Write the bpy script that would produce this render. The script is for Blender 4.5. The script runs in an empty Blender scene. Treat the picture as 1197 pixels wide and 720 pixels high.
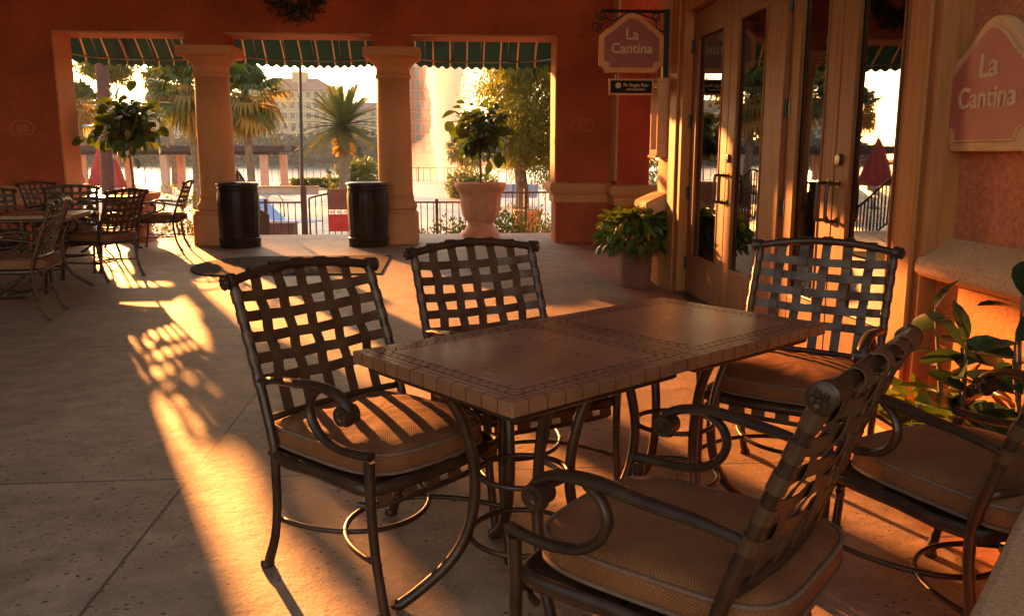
import bpy, math, random
from mathutils import Vector, Matrix
R = math.radians
scene = bpy.context.scene
COL = scene.collection

# ------------------------------------------------------------------ camera numbers
YAW, PITCH, CH, FPX = 0.0755, math.atan(179/985), 1.30, 985.0
CF = Vector((math.sin(YAW)*math.cos(PITCH), math.cos(YAW)*math.cos(PITCH), -math.sin(PITCH)))
CR = Vector((math.cos(YAW), -math.sin(YAW), 0))
CU = Vector((math.sin(YAW)*math.sin(PITCH), math.cos(YAW)*math.sin(PITCH), math.cos(PITCH)))
def at(px, py, Y):                       # point at depth Y seen at a photo pixel (surveying only)
    d = CF + CR*((px-598.5)/FPX) - CU*((py-360)/FPX)
    t = Y/d.y
    return Vector((d.x*t, Y, CH+d.z*t))

# ------------------------------------------------------------------ mesh builder
class MB:
    def __init__(s): s.v = []; s.f = []
    def add(s, vs, fs):
        n = len(s.v); s.v += [tuple(v) for v in vs]; s.f += [tuple(i+n for i in f) for f in fs]; return s
    def box(s, x0, x1, y0, y1, z0, z1, M=None):
        vs = [Vector((x, y, z)) for x in (x0, x1) for y in (y0, y1) for z in (z0, z1)]
        if M: vs = [M @ v for v in vs]
        return s.add(vs, [(0,1,3,2),(4,6,7,5),(0,4,5,1),(2,3,7,6),(0,2,6,4),(1,5,7,3)])
    def prism(s, poly, z0, z1, M=None):   # poly CCW in xy extruded along z
        n = len(poly)
        vs = [Vector((x, y, z0)) for x, y in poly]+[Vector((x, y, z1)) for x, y in poly]
        if M: vs = [M @ v for v in vs]
        return s.add(vs, [tuple(range(n-1, -1, -1)), tuple(range(n, 2*n))]+[(i, (i+1)%n, n+(i+1)%n, n+i) for i in range(n)])
    def lathe(s, prof, n=32, c=(0,0,0), fn=None, sq=None):
        vs = []; fs = []
        for (r, z) in prof:
            for k in range(n):
                a = 2*math.pi*k/n; rr = r
                if fn: rr = r*fn(a, z)
                if sq:
                    e = sq; ca, sa = math.cos(a), math.sin(a)
                    rr = rr/((abs(ca)**e+abs(sa)**e)**(1/e))
                vs.append((c[0]+rr*math.cos(a), c[1]+rr*math.sin(a), c[2]+z))
        for i in range(len(prof)-1):
            for k in range(n):
                fs.append((i*n+k, i*n+(k+1)%n, (i+1)*n+(k+1)%n, (i+1)*n+k))
        fs.append(tuple(range(n-1, -1, -1))); m = (len(prof)-1)*n
        fs.append(tuple(range(m, m+n)))
        return s.add(vs, fs)
    def tube(s, pts, r, n=10, sm=0, closed=False, flat=1.0, up=None):
        pts = [Vector(p) for p in pts]
        rs = list(r) if isinstance(r, (list, tuple)) else [r]*len(pts)
        if sm:
            P = []; Q = []; m = len(pts)
            rng = range(m if closed else m-1)
            for i in rng:
                if closed: p0, p1, p2, p3 = pts[i-1], pts[i], pts[(i+1)%m], pts[(i+2)%m]; ra, rb = rs[i], rs[(i+1)%m]
                else: p0, p1, p2, p3 = pts[max(i-1,0)], pts[i], pts[i+1], pts[min(i+2,m-1)]; ra, rb = rs[i], rs[i+1]
                for k in range(sm):
                    t = k/sm
                    P.append(0.5*((2*p1)+(p2-p0)*t+(2*p0-5*p1+4*p2-p3)*t*t+(3*p1-p0-3*p2+p3)*t**3)); Q.append(ra+(rb-ra)*t)
            if not closed: P.append(pts[-1]); Q.append(rs[-1])
            pts, rs = P, Q
        m = len(pts)
        T = []
        for i in range(m):
            if closed: t = pts[(i+1)%m]-pts[i-1]
            else: t = pts[min(i+1,m-1)]-pts[max(i-1,0)]
            T.append(t.normalized() if t.length > 1e-9 else Vector((0,0,1)))
        N = Vector(up) if up else (Vector((0,0,1)) if abs(T[0].z) < .9 else Vector((0,1,0)))
        vs = []; fs = []
        for i in range(m):
            N = (N-T[i]*N.dot(T[i]))
            N = N.normalized() if N.length > 1e-6 else T[i].orthogonal().normalized()
            B = T[i].cross(N)
            for k in range(n):
                a = 2*math.pi*k/n
                vs.append(pts[i]+N*(math.cos(a)*rs[i]*flat)+B*(math.sin(a)*rs[i]))
        for i in range(m if closed else m-1):
            j = (i+1)%m
            for k in range(n):
                fs.append((i*n+k, i*n+(k+1)%n, j*n+(k+1)%n, j*n+k))
        if not closed:
            fs.append(tuple(range(n-1,-1,-1))); fs.append(tuple(range((m-1)*n, m*n)))
        return s.add(vs, fs)
    def ribbon(s, pts, w, th, side):      # flat strap with thickness; side = width direction per point or one vector
        pts = [Vector(p) for p in pts]; m = len(pts); vs = []; fs = []
        for i, p in enumerate(pts):
            t = (pts[min(i+1,m-1)]-pts[max(i-1,0)]).normalized()
            sd = Vector(side[i] if isinstance(side, list) else side); sd = (sd-t*sd.dot(t)).normalized()
            nn = t.cross(sd)
            for a, b in ((-1,-1),(1,-1),(1,1),(-1,1)):
                vs.append(p+sd*(a*w/2)+nn*(b*th/2))
        for i in range(m-1):
            for k in range(4): fs.append((i*4+k, i*4+(k+1)%4, i*4+4+(k+1)%4, i*4+4+k))
        fs += [(3,2,1,0), tuple(range(m*4-4, m*4))]
        return s.add(vs, fs)
    def build(s, name, mat, parent=None, smooth=False, bevel=0, loc=None, rz=0):
        me = bpy.data.meshes.new(name); me.from_pydata(s.v, [], s.f); me.update()
        if smooth:
            me.polygons.foreach_set('use_smooth', [True]*len(me.polygons))
        o = bpy.data.objects.new(name, me); COL.objects.link(o)
        mats = mat if isinstance(mat, list) else [mat]
        for m in mats: me.materials.append(m)
        if parent: o.parent = parent
        if loc is not None: o.location = loc
        o.rotation_euler.z = rz
        if bevel:
            b = o.modifiers.new('bevel', 'BEVEL'); b.width = bevel; b.segments = 2; b.limit_method = 'ANGLE'; b.angle_limit = R(40)
        if smooth == 'auto':
            me.set_sharp_from_angle(angle=R(40))
        return o

def tag(o, label=None, cat=None, group=None, kind=None):
    if label: o['label'] = label
    if cat: o['category'] = cat
    if group: o['group'] = group
    if kind: o['kind'] = kind
    return o
def empty(name, loc, rz=0, label=None, cat=None, group=None):
    o = bpy.data.objects.new(name, None); COL.objects.link(o); o.location = loc; o.rotation_euler.z = rz
    o.empty_display_size = .1
    return tag(o, label, cat, group)
def kids(o): return [c for c in bpy.data.objects if c.parent == o]
def copy_tree(o, parent=None, ch=None):
    c = o.copy(); COL.objects.link(c); c.parent = parent
    for k in kids(o): copy_tree(k, c)
    return c

# ------------------------------------------------------------------ materials
def newmat(name):
    m = bpy.data.materials.new(name); m.use_nodes = True
    nt = m.node_tree; return m, nt, nt.nodes, nt.links, nt.nodes['Principled BSDF'], nt.nodes['Material Output']
def rgb(c): return (c[0], c[1], c[2], 1)
def noisecol(nt, vec, scale, c0, c1, p0=.35, p1=.65, detail=5, rough=.6):
    n = nt.nodes.new('ShaderNodeTexNoise'); n.inputs['Scale'].default_value = scale; n.inputs['Detail'].default_value = detail
    n.inputs['Roughness'].default_value = rough
    if vec: nt.links.new(vec, n.inputs['Vector'])
    r = nt.nodes.new('ShaderNodeValToRGB'); r.color_ramp.elements[0].position = p0; r.color_ramp.elements[1].position = p1
    r.color_ramp.elements[0].color = rgb(c0); r.color_ramp.elements[1].color = rgb(c1)
    nt.links.new(n.outputs['Fac'], r.inputs['Fac'])
    return n, r
def mul(nt, a, b, fac=1):
    m = nt.nodes.new('ShaderNodeMix'); m.data_type = 'RGBA'; m.blend_type = 'MULTIPLY'; m.inputs[0].default_value = fac
    nt.links.new(a, m.inputs[6]); nt.links.new(b, m.inputs[7]); return m.outputs[2]
def mixc(nt, f, a, b):
    m = nt.nodes.new('ShaderNodeMix'); m.data_type = 'RGBA'
    nt.links.new(f, m.inputs[0])
    for s_, i in ((a, 6), (b, 7)):
        if isinstance(s_, tuple): m.inputs[i].default_value = rgb(s_)
        else: nt.links.new(s_, m.inputs[i])
    return m.outputs[2]
def bump(nt, h, bsdf, st=.3, dist=.01, prev=None):
    b = nt.nodes.new('ShaderNodeBump'); b.inputs['Strength'].default_value = st; b.inputs['Distance'].default_value = dist
    nt.links.new(h, b.inputs['Height'])
    if prev: nt.links.new(prev, b.inputs['Normal'])
    nt.links.new(b.outputs[0], bsdf.inputs['Normal']); return b.outputs[0]
def math_(nt, op, a, b=None, c=None):
    m = nt.nodes.new('ShaderNodeMath'); m.operation = op
    for i, x in enumerate((a, b, c)):
        if x is None: continue
        if isinstance(x, (int, float)): m.inputs[i].default_value = x
        else: nt.links.new(x, m.inputs[i])
    return m.outputs[0]
def coord(nt, which='Object'):
    t = nt.nodes.new('ShaderNodeTexCoord'); return t.outputs[which]

def plain(name, c, rough=.6, var=.25, scale=6, metal=0, bst=.1, bscale=60, spec=.5, bdist=.004, mott=None):
    m, nt, N, L, b, o = newmat(name)
    vec = coord(nt)
    c1 = tuple(min(1, x*(1+var)) for x in c); c0 = tuple(x*(1-var) for x in c)
    n, r = noisecol(nt, vec, scale, c0, c1)
    L.new(r.outputs[0], b.inputs['Base Color'])
    b.inputs['Roughness'].default_value = rough; b.inputs['Metallic'].default_value = metal
    b.inputs['Specular IOR Level'].default_value = spec
    if bst:
        n2 = N.new('ShaderNodeTexNoise'); n2.inputs['Scale'].default_value = bscale; n2.inputs['Detail'].default_value = 4
        L.new(vec, n2.inputs['Vector']); bump(nt, n2.outputs['Fac'], b, bst, bdist)
    return m
def stucco(name, c, var=.30, grain=70, st=.5):
    m, nt, N, L, b, o = newmat(name)
    vec = coord(nt)
    n, r = noisecol(nt, vec, 1.3, tuple(x*(1-var) for x in c), tuple(x*(1+var) for x in c), .3, .7, 6)
    n2, r2 = noisecol(nt, vec, grain, (.72,.70,.68), (1.15,1.15,1.15), .35, .7, 3)
    L.new(mul(nt, r.outputs[0], r2.outputs[0]), b.inputs['Base Color'])
    b.inputs['Roughness'].default_value = .85; b.inputs['Specular IOR Level'].default_value = .25
    bump(nt, n2.outputs['Fac'], b, st, .006)
    return m
def leafmat(name, c0, c1, trans=.45, rough=.45, scale=3):
    m, nt, N, L, b, o = newmat(name)
    vec = coord(nt)
    n, r = noisecol(nt, vec, scale, c0, c1, .3, .7, 3)
    L.new(r.outputs[0], b.inputs['Base Color']); b.inputs['Roughness'].default_value = rough
    t = N.new('ShaderNodeBsdfTranslucent')
    br = N.new('ShaderNodeMix'); br.data_type = 'RGBA'; br.blend_type = 'MULTIPLY'; br.inputs[0].default_value = 1
    L.new(r.outputs[0], br.inputs[6]); br.inputs[7].default_value = (2.2, 1.9, .6, 1)
    L.new(br.outputs[2], t.inputs['Color'])
    mx = N.new('ShaderNodeMixShader'); mx.inputs[0].default_value = trans
    L.new(b.outputs[0], mx.inputs[1]); L.new(t.outputs[0], mx.inputs[2]); L.new(mx.outputs[0], o.inputs['Surface'])
    return m

M = {}
M['wall'] = stucco('terracotta_stucco', (.42,.085,.032))
M['redwall'] = stucco('red_stucco', (.50,.070,.028))
M['crest'] = stucco('crest_relief', (.60,.16,.085))
M['peach'] = stucco('peach_stucco', (.60,.27,.115), .12, 90, .25)
M['cream'] = stucco('cream_stucco', (.56,.31,.15), .12, 90, .3)
M['rightwall'] = stucco('rust_stucco', (.46,.15,.065), .16, 45, .9)
M['lowwall'] = stucco('ochre_stucco', (.50,.17,.045), .12, 60, .35)
M['ceil'] = plain('painted_ceiling', (.35,.14,.07), .8)
M['wood'] = None
M['metal'] = plain('bronze_metal', (.058,.030,.017), .38, .3, 14, .45, .12, 90, .5, .002)
M['strap'] = plain('bronze_strap', (.085,.040,.018), .42, .25, 10, .25, .08, 120)
M['iron'] = plain('black_iron', (.012,.012,.013), .45, .2, 8, .3, .1)
M['steel'] = plain('brushed_steel', (.35,.33,.30), .3, .1, 8, .9, .05)
M['terra'] = plain('terracotta_pot', (.17,.055,.032), .75, .2, 5, 0, .2, 50)
M['urn'] = plain('cast_stone', (.52,.25,.14), .8, .15, 6, 0, .25, 60)
M['urnb'] = plain('brown_stone', (.22,.12,.065), .8, .2, 6, 0, .25, 60)
M['soil'] = plain('soil', (.05,.035,.02), .95, .4, 20, 0, .6, 40)
M['bark'] = plain('bark', (.16,.11,.07), .9, .35, 9, 0, .6, 25, .2, .02)
M['palmbark'] = plain('palm_bark', (.24,.16,.10), .9, .3, 5, 0, .7, 14, .2, .03)
M['leaf_dark'] = leafmat('ficus_leaf', (.022,.045,.010), (.060,.100,.018), .30, .35, 4)
M['leaf_rubber'] = leafmat('rubber_plant_leaf', (.012,.030,.014), (.040,.070,.022), .15, .22, 4)
M['leaf_light'] = leafmat('light_leaf', (.035,.075,.012), (.085,.135,.022), .3, .4, 6)
M['leaf_tree'] = leafmat('oak_leaf', (.08,.105,.012), (.19,.19,.020), .6, .5, 1.2)
M['leaf_palm'] = leafmat('palm_leaf', (.045,.075,.015), (.10,.12,.02), .4, .45, .8)
M['leaf_date'] = leafmat('date_palm_leaf', (.04,.065,.022), (.09,.11,.03), .35, .5, .8)
M['leaf_gold'] = leafmat('dry_palm_leaf', (.16,.11,.02), (.30,.20,.04), .5, .6, 1.0)
M['leaf_shrub'] = leafmat('shrub_leaf', (.04,.07,.015), (.12,.14,.03), .4, .5, 3)
M['leaf_far'] = plain('far_leaf', (.022,.040,.022), .8, .5, .3, 0, 0)
M['flower_y'] = plain('yellow_petal', (.55,.30,.05), .7, .3, 9, 0, 0)
M['flower_p'] = plain('pink_petal', (.35,.10,.12), .7, .3, 9, 0, 0)
M['pole'] = plain('weathered_pole', (.085,.060,.048), .9, .25, 5, 0, .4, 20)
M['umb'] = plain('red_canvas', (.42,.05,.04), .9, .2, 4, 0, .1)
M['wreathleaf'] = plain('dried_wreath', (.035,.030,.018), .9, .5, 18, 0, 0)
M['signframe'] = plain('sign_frame_wood', (.52,.20,.06), .6, .15, 9, 0, .1)
M['signface'] = plain('sign_face', (.23,.05,.03), .55, .08, 9, 0, .05)
M['plaqueframe'] = plain('plaque_frame', (.52,.27,.12), .6, .12, 9, 0, .1)
M['plaqueface'] = plain('plaque_face', (.36,.085,.062), .55, .08, 9, 0, .05)
M['lettering'] = plain('cream_lettering', (.50,.29,.15), .6, .06, 9, 0, 0)
M['signblack'] = plain('black_sign', (.016,.011,.009), .7, .1, 9, 0, 0, 60, .1)
M['paper'] = plain('menu_paper', (.80,.68,.42), .7, .1, 9, 0, 0)
M['bluesling'] = plain('blue_sling', (.30,.42,.75), .7, .1, 4, 0, 0)
M['whiteplas'] = plain('white_frame', (.75,.74,.72), .5, .05, 4, 0, 0)
M['orangebox'] = plain('orange_planter', (.55,.17,.05), .8, .15, 4, 0, .1)
M['brownbox'] = plain('brown_box', (.16,.07,.045), .7, .2, 4, 0, .1)
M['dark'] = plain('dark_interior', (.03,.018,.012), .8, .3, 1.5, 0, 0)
M['pergroof'] = plain('pergola_timber', (.07,.038,.028), .8, .2, 3, 0, .1)
M['pergpost'] = plain('pergola_post', (.60,.36,.26), .8, .12, 2, 0, .1)
M['hotel'] = plain('hotel_cream', (.48,.36,.17), .85, .12, .1, 0, 0)
M['hotelw'] = plain('hotel_white', (.55,.52,.46), .85, .1, .1, 0, 0)
M['hotelr'] = plain('hotel_red', (.42,.075,.040), .85, .12, .1, 0, 0)
M['redtrim'] = plain('red_trim', (.50,.20,.13), .8, .1, 1, 0, 0)
M['roof'] = plain('tile_roof', (.34,.16,.11), .85, .15, .3, 0, 0)
M['winglass'] = plain('window_glass', (.05,.06,.07), .15, .1, 1, 0, 0)
M['wintrim'] = plain('window_trim', (.60,.50,.38), .8, .1, 1, 0, 0)
M['tilelip'] = plain('edge_tile', (.34,.15,.065), .5, .2, 12, 0, .1)
M['rod'] = M['metal']

def wood_mat():
    m, nt, N, L, b, o = newmat('door_wood'); vec = coord(nt)
    mp = N.new('ShaderNodeMapping'); mp.inputs['Scale'].default_value = (14, 14, .8); L.new(vec, mp.inputs[0])
    n, r = noisecol(nt, mp.outputs[0], 3, (.13,.050,.019), (.25,.100,.040), .3, .7, 6)
    L.new(r.outputs[0], b.inputs['Base Color']); b.inputs['Roughness'].default_value = .55; b.inputs['Specular IOR Level'].default_value = .10
    bump(nt, n.outputs['Fac'], b, .12, .003); return m
M['wood'] = wood_mat()
def casing_mat():
    m, nt, N, L, b, o = newmat('casing_wood'); vec = coord(nt)
    mp = N.new('ShaderNodeMapping'); mp.inputs['Scale'].default_value = (10, 10, .6); L.new(vec, mp.inputs[0])
    n, r = noisecol(nt, mp.outputs[0], 3, (.27,.10,.028), (.38,.15,.045), .3, .7, 6)
    L.new(r.outputs[0], b.inputs['Base Color']); b.inputs['Roughness'].default_value = .6; b.inputs['Specular IOR Level'].default_value = .15
    bump(nt, n.outputs['Fac'], b, .1, .003); return m
M['casing'] = casing_mat()
def glass_mat():
    m, nt, N, L, b, o = newmat('door_glass')
    g = N.new('ShaderNodeBsdfGlossy'); g.inputs['Color'].default_value = (.58,.59,.62,1); g.inputs['Roughness'].default_value = .012
    t = N.new('ShaderNodeBsdfTransparent'); t.inputs['Color'].default_value = (.35,.34,.32,1)
    fr = N.new('ShaderNodeFresnel'); fr.inputs['IOR'].default_value = 2.3
    f2 = math_(nt, 'MULTIPLY_ADD', fr.outputs[0], 1.2, .15); f3 = math_(nt, 'MINIMUM', f2, .85)
    mx = N.new('ShaderNodeMixShader'); L.new(f3, mx.inputs[0]); L.new(t.outputs[0], mx.inputs[1]); L.new(g.outputs[0], mx.inputs[2])
    n = N.new('ShaderNodeTexNoise'); n.inputs['Scale'].default_value = 1.1; L.new(coord(nt), n.inputs['Vector'])
    bp = N.new('ShaderNodeBump'); bp.inputs['Strength'].default_value = .03; bp.inputs['Distance'].default_value = .02
    L.new(n.outputs['Fac'], bp.inputs['Height']); L.new(bp.outputs[0], g.inputs['Normal'])
    L.new(mx.outputs[0], o.inputs['Surface']); return m
M['glass'] = glass_mat()

def fabric_mat():
    m, nt, N, L, b, o = newmat('woven_cushion'); vec = coord(nt)
    sx = N.new('ShaderNodeSeparateXYZ'); L.new(vec, sx.inputs[0])
    def wv(s_, k): return math_(nt, 'SINE', math_(nt, 'MULTIPLY', s_, k))
    k = 2*math.pi/.0075
    zz = math_(nt, 'ADD', sx.outputs[1], math_(nt, 'MULTIPLY', sx.outputs[2], 1.0))
    w = math_(nt, 'MULTIPLY', wv(sx.outputs[0], k), wv(zz, k))
    f = math_(nt, 'MULTIPLY_ADD', w, .5, .5)
    n, r = noisecol(nt, vec, 7, (.24,.086,.030), (.35,.136,.048), .3, .7, 4)
    n2, r2 = noisecol(nt, vec, 260, (.75,.75,.75), (1.1,1.1,1.1), .35, .65, 2)
    base = mul(nt, r.outputs[0], r2.outputs[0])
    dark = N.new('ShaderNodeMix'); dark.data_type = 'RGBA'; dark.blend_type = 'MULTIPLY'; dark.inputs[0].default_value = 1
    L.new(base, dark.inputs[6]); dark.inputs[7].default_value = (.42,.36,.36,1)
    L.new(mixc(nt, f, dark.outputs[2], base), b.inputs['Base Color'])
    b.inputs['Roughness'].default_value = .85; b.inputs['Specular IOR Level'].default_value = .2
    b.inputs['Sheen Weight'].default_value = 0
    nb = bump(nt, f, b, .5, .0015)
    n3 = N.new('ShaderNodeTexNoise'); n3.inputs['Scale'].default_value = 9; L.new(vec, n3.inputs['Vector'])
    bump(nt, n3.outputs['Fac'], b, .35, .02, nb)
    return m
M['fabric'] = fabric_mat()
M['piping'] = plain('cushion_piping', (.16,.085,.05), .8, .15, 30, 0, .1)

JY = [0.85, 3.35, 5.85, 8.4, 10.9]
def floor_mat(name, c0, c1, pit=True, xs=(-1.07,), ys=JY, rough=(.55,.75), jw=.006, jcol=(.05,.035,.028)):
    m, nt, N, L, b, o = newmat(name); vec = coord(nt)
    n, r = noisecol(nt, vec, .9, c0, c1, .3, .72, 8, .65)
    mp = N.new('ShaderNodeMapping'); mp.inputs['Scale'].default_value = (1, 1.25, 1); L.new(vec, mp.inputs[0])
    n2, r2 = noisecol(nt, mp.outputs[0], 5.5, (.50,.48,.47), (1.30,1.27,1.24), .28, .74, 9, .75)
    col = mul(nt, r.outputs[0], r2.outputs[0])
    ns_, rs_ = noisecol(nt, vec, .55, (.62,.58,.55), (1.08,1.08,1.08), .34, .52, 9, .72)
    col = mul(nt, col, rs_.outputs[0])
    n3, r3 = noisecol(nt, vec, 120, (.72,.72,.72), (1.16,1.16,1.16), .3, .7, 2)
    col = mul(nt, col, r3.outputs[0])
    hole = None
    if pit:
        mp2 = N.new('ShaderNodeMapping'); mp2.inputs['Scale'].default_value = (1, 1.25, 1); L.new(vec, mp2.inputs[0])
        nd = N.new('ShaderNodeTexNoise'); nd.inputs['Scale'].default_value = 28; L.new(mp2.outputs[0], nd.inputs['Vector'])
        va = N.new('ShaderNodeVectorMath'); va.operation = 'MULTIPLY_ADD'
        L.new(nd.outputs['Color'], va.inputs[0]); va.inputs[1].default_value = (.035,.035,0); L.new(mp2.outputs[0], va.inputs[2])
        v = N.new('ShaderNodeTexVoronoi'); v.inputs['Scale'].default_value = 27; L.new(va.outputs[0], v.inputs['Vector'])
        nm = N.new('ShaderNodeTexNoise'); nm.inputs['Scale'].default_value = 2.2; nm.inputs['Detail'].default_value = 4; L.new(vec, nm.inputs['Vector'])
        sc_ = N.new('ShaderNodeSeparateColor'); L.new(v.outputs['Color'], sc_.inputs[0])
        # threshold differs cell by cell, only some cells hold a pit, more of them in patches
        th = math_(nt, 'MULTIPLY', math_(nt, 'SUBTRACT', math_(nt, 'ADD', sc_.outputs[0], math_(nt, 'MULTIPLY', nm.outputs['Fac'], 1.3)), .87), .52)
        hole = math_(nt, 'LESS_THAN', v.outputs['Distance'], math_(nt, 'MINIMUM', th, .2))
        col = mixc(nt, math_(nt, 'MULTIPLY', hole, .9), col, (.035,.024,.018))
    sx = N.new('ShaderNodeSeparateXYZ'); L.new(vec, sx.inputs[0])
    wob = N.new('ShaderNodeTexNoise'); wob.inputs['Scale'].default_value = 14; L.new(vec, wob.inputs['Vector'])
    wv = math_(nt, 'MULTIPLY_ADD', wob.outputs['Fac'], .008, -.004)
    jm = None
    for i, cs in ((0, xs), (1, ys)):
        s_ = math_(nt, 'ADD', sx.outputs[i], wv)
        for cc in cs:
            l = math_(nt, 'LESS_THAN', math_(nt, 'ABSOLUTE', math_(nt, 'SUBTRACT', s_, cc)), jw)
            jm = l if jm is None else math_(nt, 'MAXIMUM', jm, l)
    if jm is not None: col = mixc(nt, math_(nt, 'MULTIPLY', jm, .85), col, jcol)
    L.new(col, b.inputs['Base Color'])
    rr = math_(nt, 'MULTIPLY_ADD', n2.outputs['Fac'], rough[1]-rough[0], rough[0]); L.new(rr, b.inputs['Roughness'])
    b.inputs['Specular IOR Level'].default_value = .4
    h = n2.outputs['Fac']
    if hole is not None: h = math_(nt, 'SUBTRACT', h, math_(nt, 'MULTIPLY', hole, .9))
    if jm is not None: h = math_(nt, 'SUBTRACT', h, math_(nt, 'MULTIPLY', jm, .9))
    nb = bump(nt, h, b, .6, .012)
    bump(nt, n3.outputs['Fac'], b, .2, .002, nb)
    return m
M['floor'] = floor_mat('pitted_concrete', (.245,.155,.098), (.45,.305,.205))
M['band'] = floor_mat('red_concrete', (.30,.115,.065), (.42,.18,.105), False, (), [.6,1.6,2.6,3.6,4.6,5.6,6.6,7.6,8.6,9.6,10.6,11.6], jw=.008)
M['deck'] = floor_mat('pool_deck', (.46,.34,.24), (.58,.44,.32), False, [-12,-8,-4,0,4,8], [18,22,26,30,34,38,42,46], (.35,.55), .012)
M['mat'] = plain('rubber_mat', (.055,.040,.033), .95, .3, 8, 0, .4, 160, .05, .003)
M['ground'] = plain('far_ground', (.12,.11,.06), .95, .3, .05, 0, 0)

def water_mat():
    m, nt, N, L, b, o = newmat('lake_water'); vec = coord(nt)
    b.inputs['Base Color'].default_value = (.08,.12,.13,1); b.inputs['Roughness'].default_value = .22; b.inputs['Specular IOR Level'].default_value = .12
    mp = N.new('ShaderNodeMapping'); mp.inputs['Scale'].default_value = (.5, 1.6, 1); L.new(vec, mp.inputs[0])
    n = N.new('ShaderNodeTexNoise'); n.inputs['Scale'].default_value = .8; n.inputs['Detail'].default_value = 5; L.new(mp.outputs[0], n.inputs['Vector'])
    bump(nt, n.outputs['Fac'], b, .5, .3); return m
M['water'] = water_mat()

def tabletop_mat(hs):
    m, nt, N, L, b, o = newmat('slate_mosaic_top'); vec = coord(nt)
    n, r = noisecol(nt, vec, 3.5, (.20,.080,.040), (.36,.165,.085), .3, .7, 7, .6)
    n2, r2 = noisecol(nt, vec, 24, (.82,.80,.80), (1.15,1.12,1.1), .3, .7, 5)
    col = mul(nt, r.outputs[0], r2.outputs[0])
    sx = N.new('ShaderNodeSeparateXYZ'); L.new(vec, sx.inputs[0])
    ax = math_(nt, 'ABSOLUTE', sx.outputs[0]); ay = math_(nt, 'ABSOLUTE', sx.outputs[1])
    d = math_(nt, 'MAXIMUM', ax, ay)
    cond = math_(nt, 'GREATER_THAN', ax, ay)
    # coordinate along the side the point belongs to
    t = math_(nt, 'ADD', math_(nt, 'MULTIPLY', cond, sx.outputs[1]), math_(nt, 'MULTIPLY', math_(nt, 'SUBTRACT', 1, cond), sx.outputs[0]))
    def line(a, w): return math_(nt, 'LESS_THAN', math_(nt, 'ABSOLUTE', a), w)
    r0, r1 = hs-.082, hs-.046
    l = math_(nt, 'MAXIMUM', line(math_(nt, 'SUBTRACT', d, r0), .0030), line(math_(nt, 'SUBTRACT', d, r1), .0030))
    zig = math_(nt, 'PINGPONG', t, .018)
    z = line(math_(nt, 'SUBTRACT', math_(nt, 'SUBTRACT', d, r0), math_(nt, 'MULTIPLY', zig, 2.0)), .0052)
    inb = math_(nt, 'MULTIPLY', math_(nt, 'GREATER_THAN', d, r0), math_(nt, 'LESS_THAN', d, r1))
    l = math_(nt, 'MAXIMUM', l, math_(nt, 'MULTIPLY', z, inb))
    # edge tiles: cross grout near the rim
    et = line(math_(nt, 'SUBTRACT', math_(nt, 'PINGPONG', t, .030), .0), .0022)
    l = math_(nt, 'MAXIMUM', l, math_(nt, 'MULTIPLY', et, math_(nt, 'GREATER_THAN', d, hs-.026)))
    l = math_(nt, 'MAXIMUM', l, line(math_(nt, 'SUBTRACT', d, hs-.026), .0018))
    tile = math_(nt, 'GREATER_THAN', d, hs-.012)
    nx, rx = noisecol(nt, vec, 8, (.15,.060,.026), (.27,.110,.048), .3, .7, 4)
    col = mixc(nt, tile, col, rx.outputs[0])
    col = mixc(nt, math_(nt, 'MULTIPLY', l, .68), col, (.035,.020,.013))
    L.new(col, b.inputs['Base Color'])
    rg = math_(nt, 'MULTIPLY_ADD', n2.outputs['Fac'], .20, .20); rg = math_(nt, 'MINIMUM', math_(nt, 'MULTIPLY_ADD', l, .6, rg), 1.0); L.new(rg, b.inputs['Roughness'])
    L.new(math_(nt, 'MULTIPLY_ADD', l, -.45, .5), b.inputs['Specular IOR Level'])
    h = math_(nt, 'SUBTRACT', n2.outputs['Fac'], math_(nt, 'MULTIPLY', l, 1.5))
    bump(nt, h, b, .10, .002)
    return m
HS = .352
M['top'] = tabletop_mat(HS)

def awning_mat():
    m, nt, N, L, b, o = newmat('striped_awning_canvas'); 
    a = N.new('ShaderNodeUVMap') ; a.uv_map = 'uv'
    sx = N.new('ShaderNodeSeparateXYZ'); L.new(a.outputs[0], sx.inputs[0])
    f = math_(nt, 'FRACT', math_(nt, 'MULTIPLY', sx.outputs[0], 8.6))
    s_ = math_(nt, 'LESS_THAN', math_(nt, 'ABSOLUTE', math_(nt, 'SUBTRACT', f, .5)), .040)
    col = mixc(nt, s_, (.010,.056,.056), (.42,.28,.16))
    L.new(col, b.inputs['Base Color']); b.inputs['Roughness'].default_value = .8
    t = N.new('ShaderNodeBsdfTranslucent'); L.new(col, t.inputs['Color'])
    mx = N.new('ShaderNodeMixShader'); mx.inputs[0].default_value = .06
    L.new(b.outputs[0], mx.inputs[1]); L.new(t.outputs[0], mx.inputs[2]); L.new(mx.outputs[0], o.inputs['Surface'])
    return m
M['awning'] = awning_mat()
def volmat(name, dens, an, col):
    m, nt, N, L, b, o = newmat(name); N.remove(b)
    v = N.new('ShaderNodeVolumePrincipled'); v.inputs['Density'].default_value = dens; v.inputs['Anisotropy'].default_value = an
    v.inputs['Color'].default_value = rgb(col); L.new(v.outputs[0], o.inputs['Volume']); return m

random.seed(7)
U = random.uniform
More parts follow.
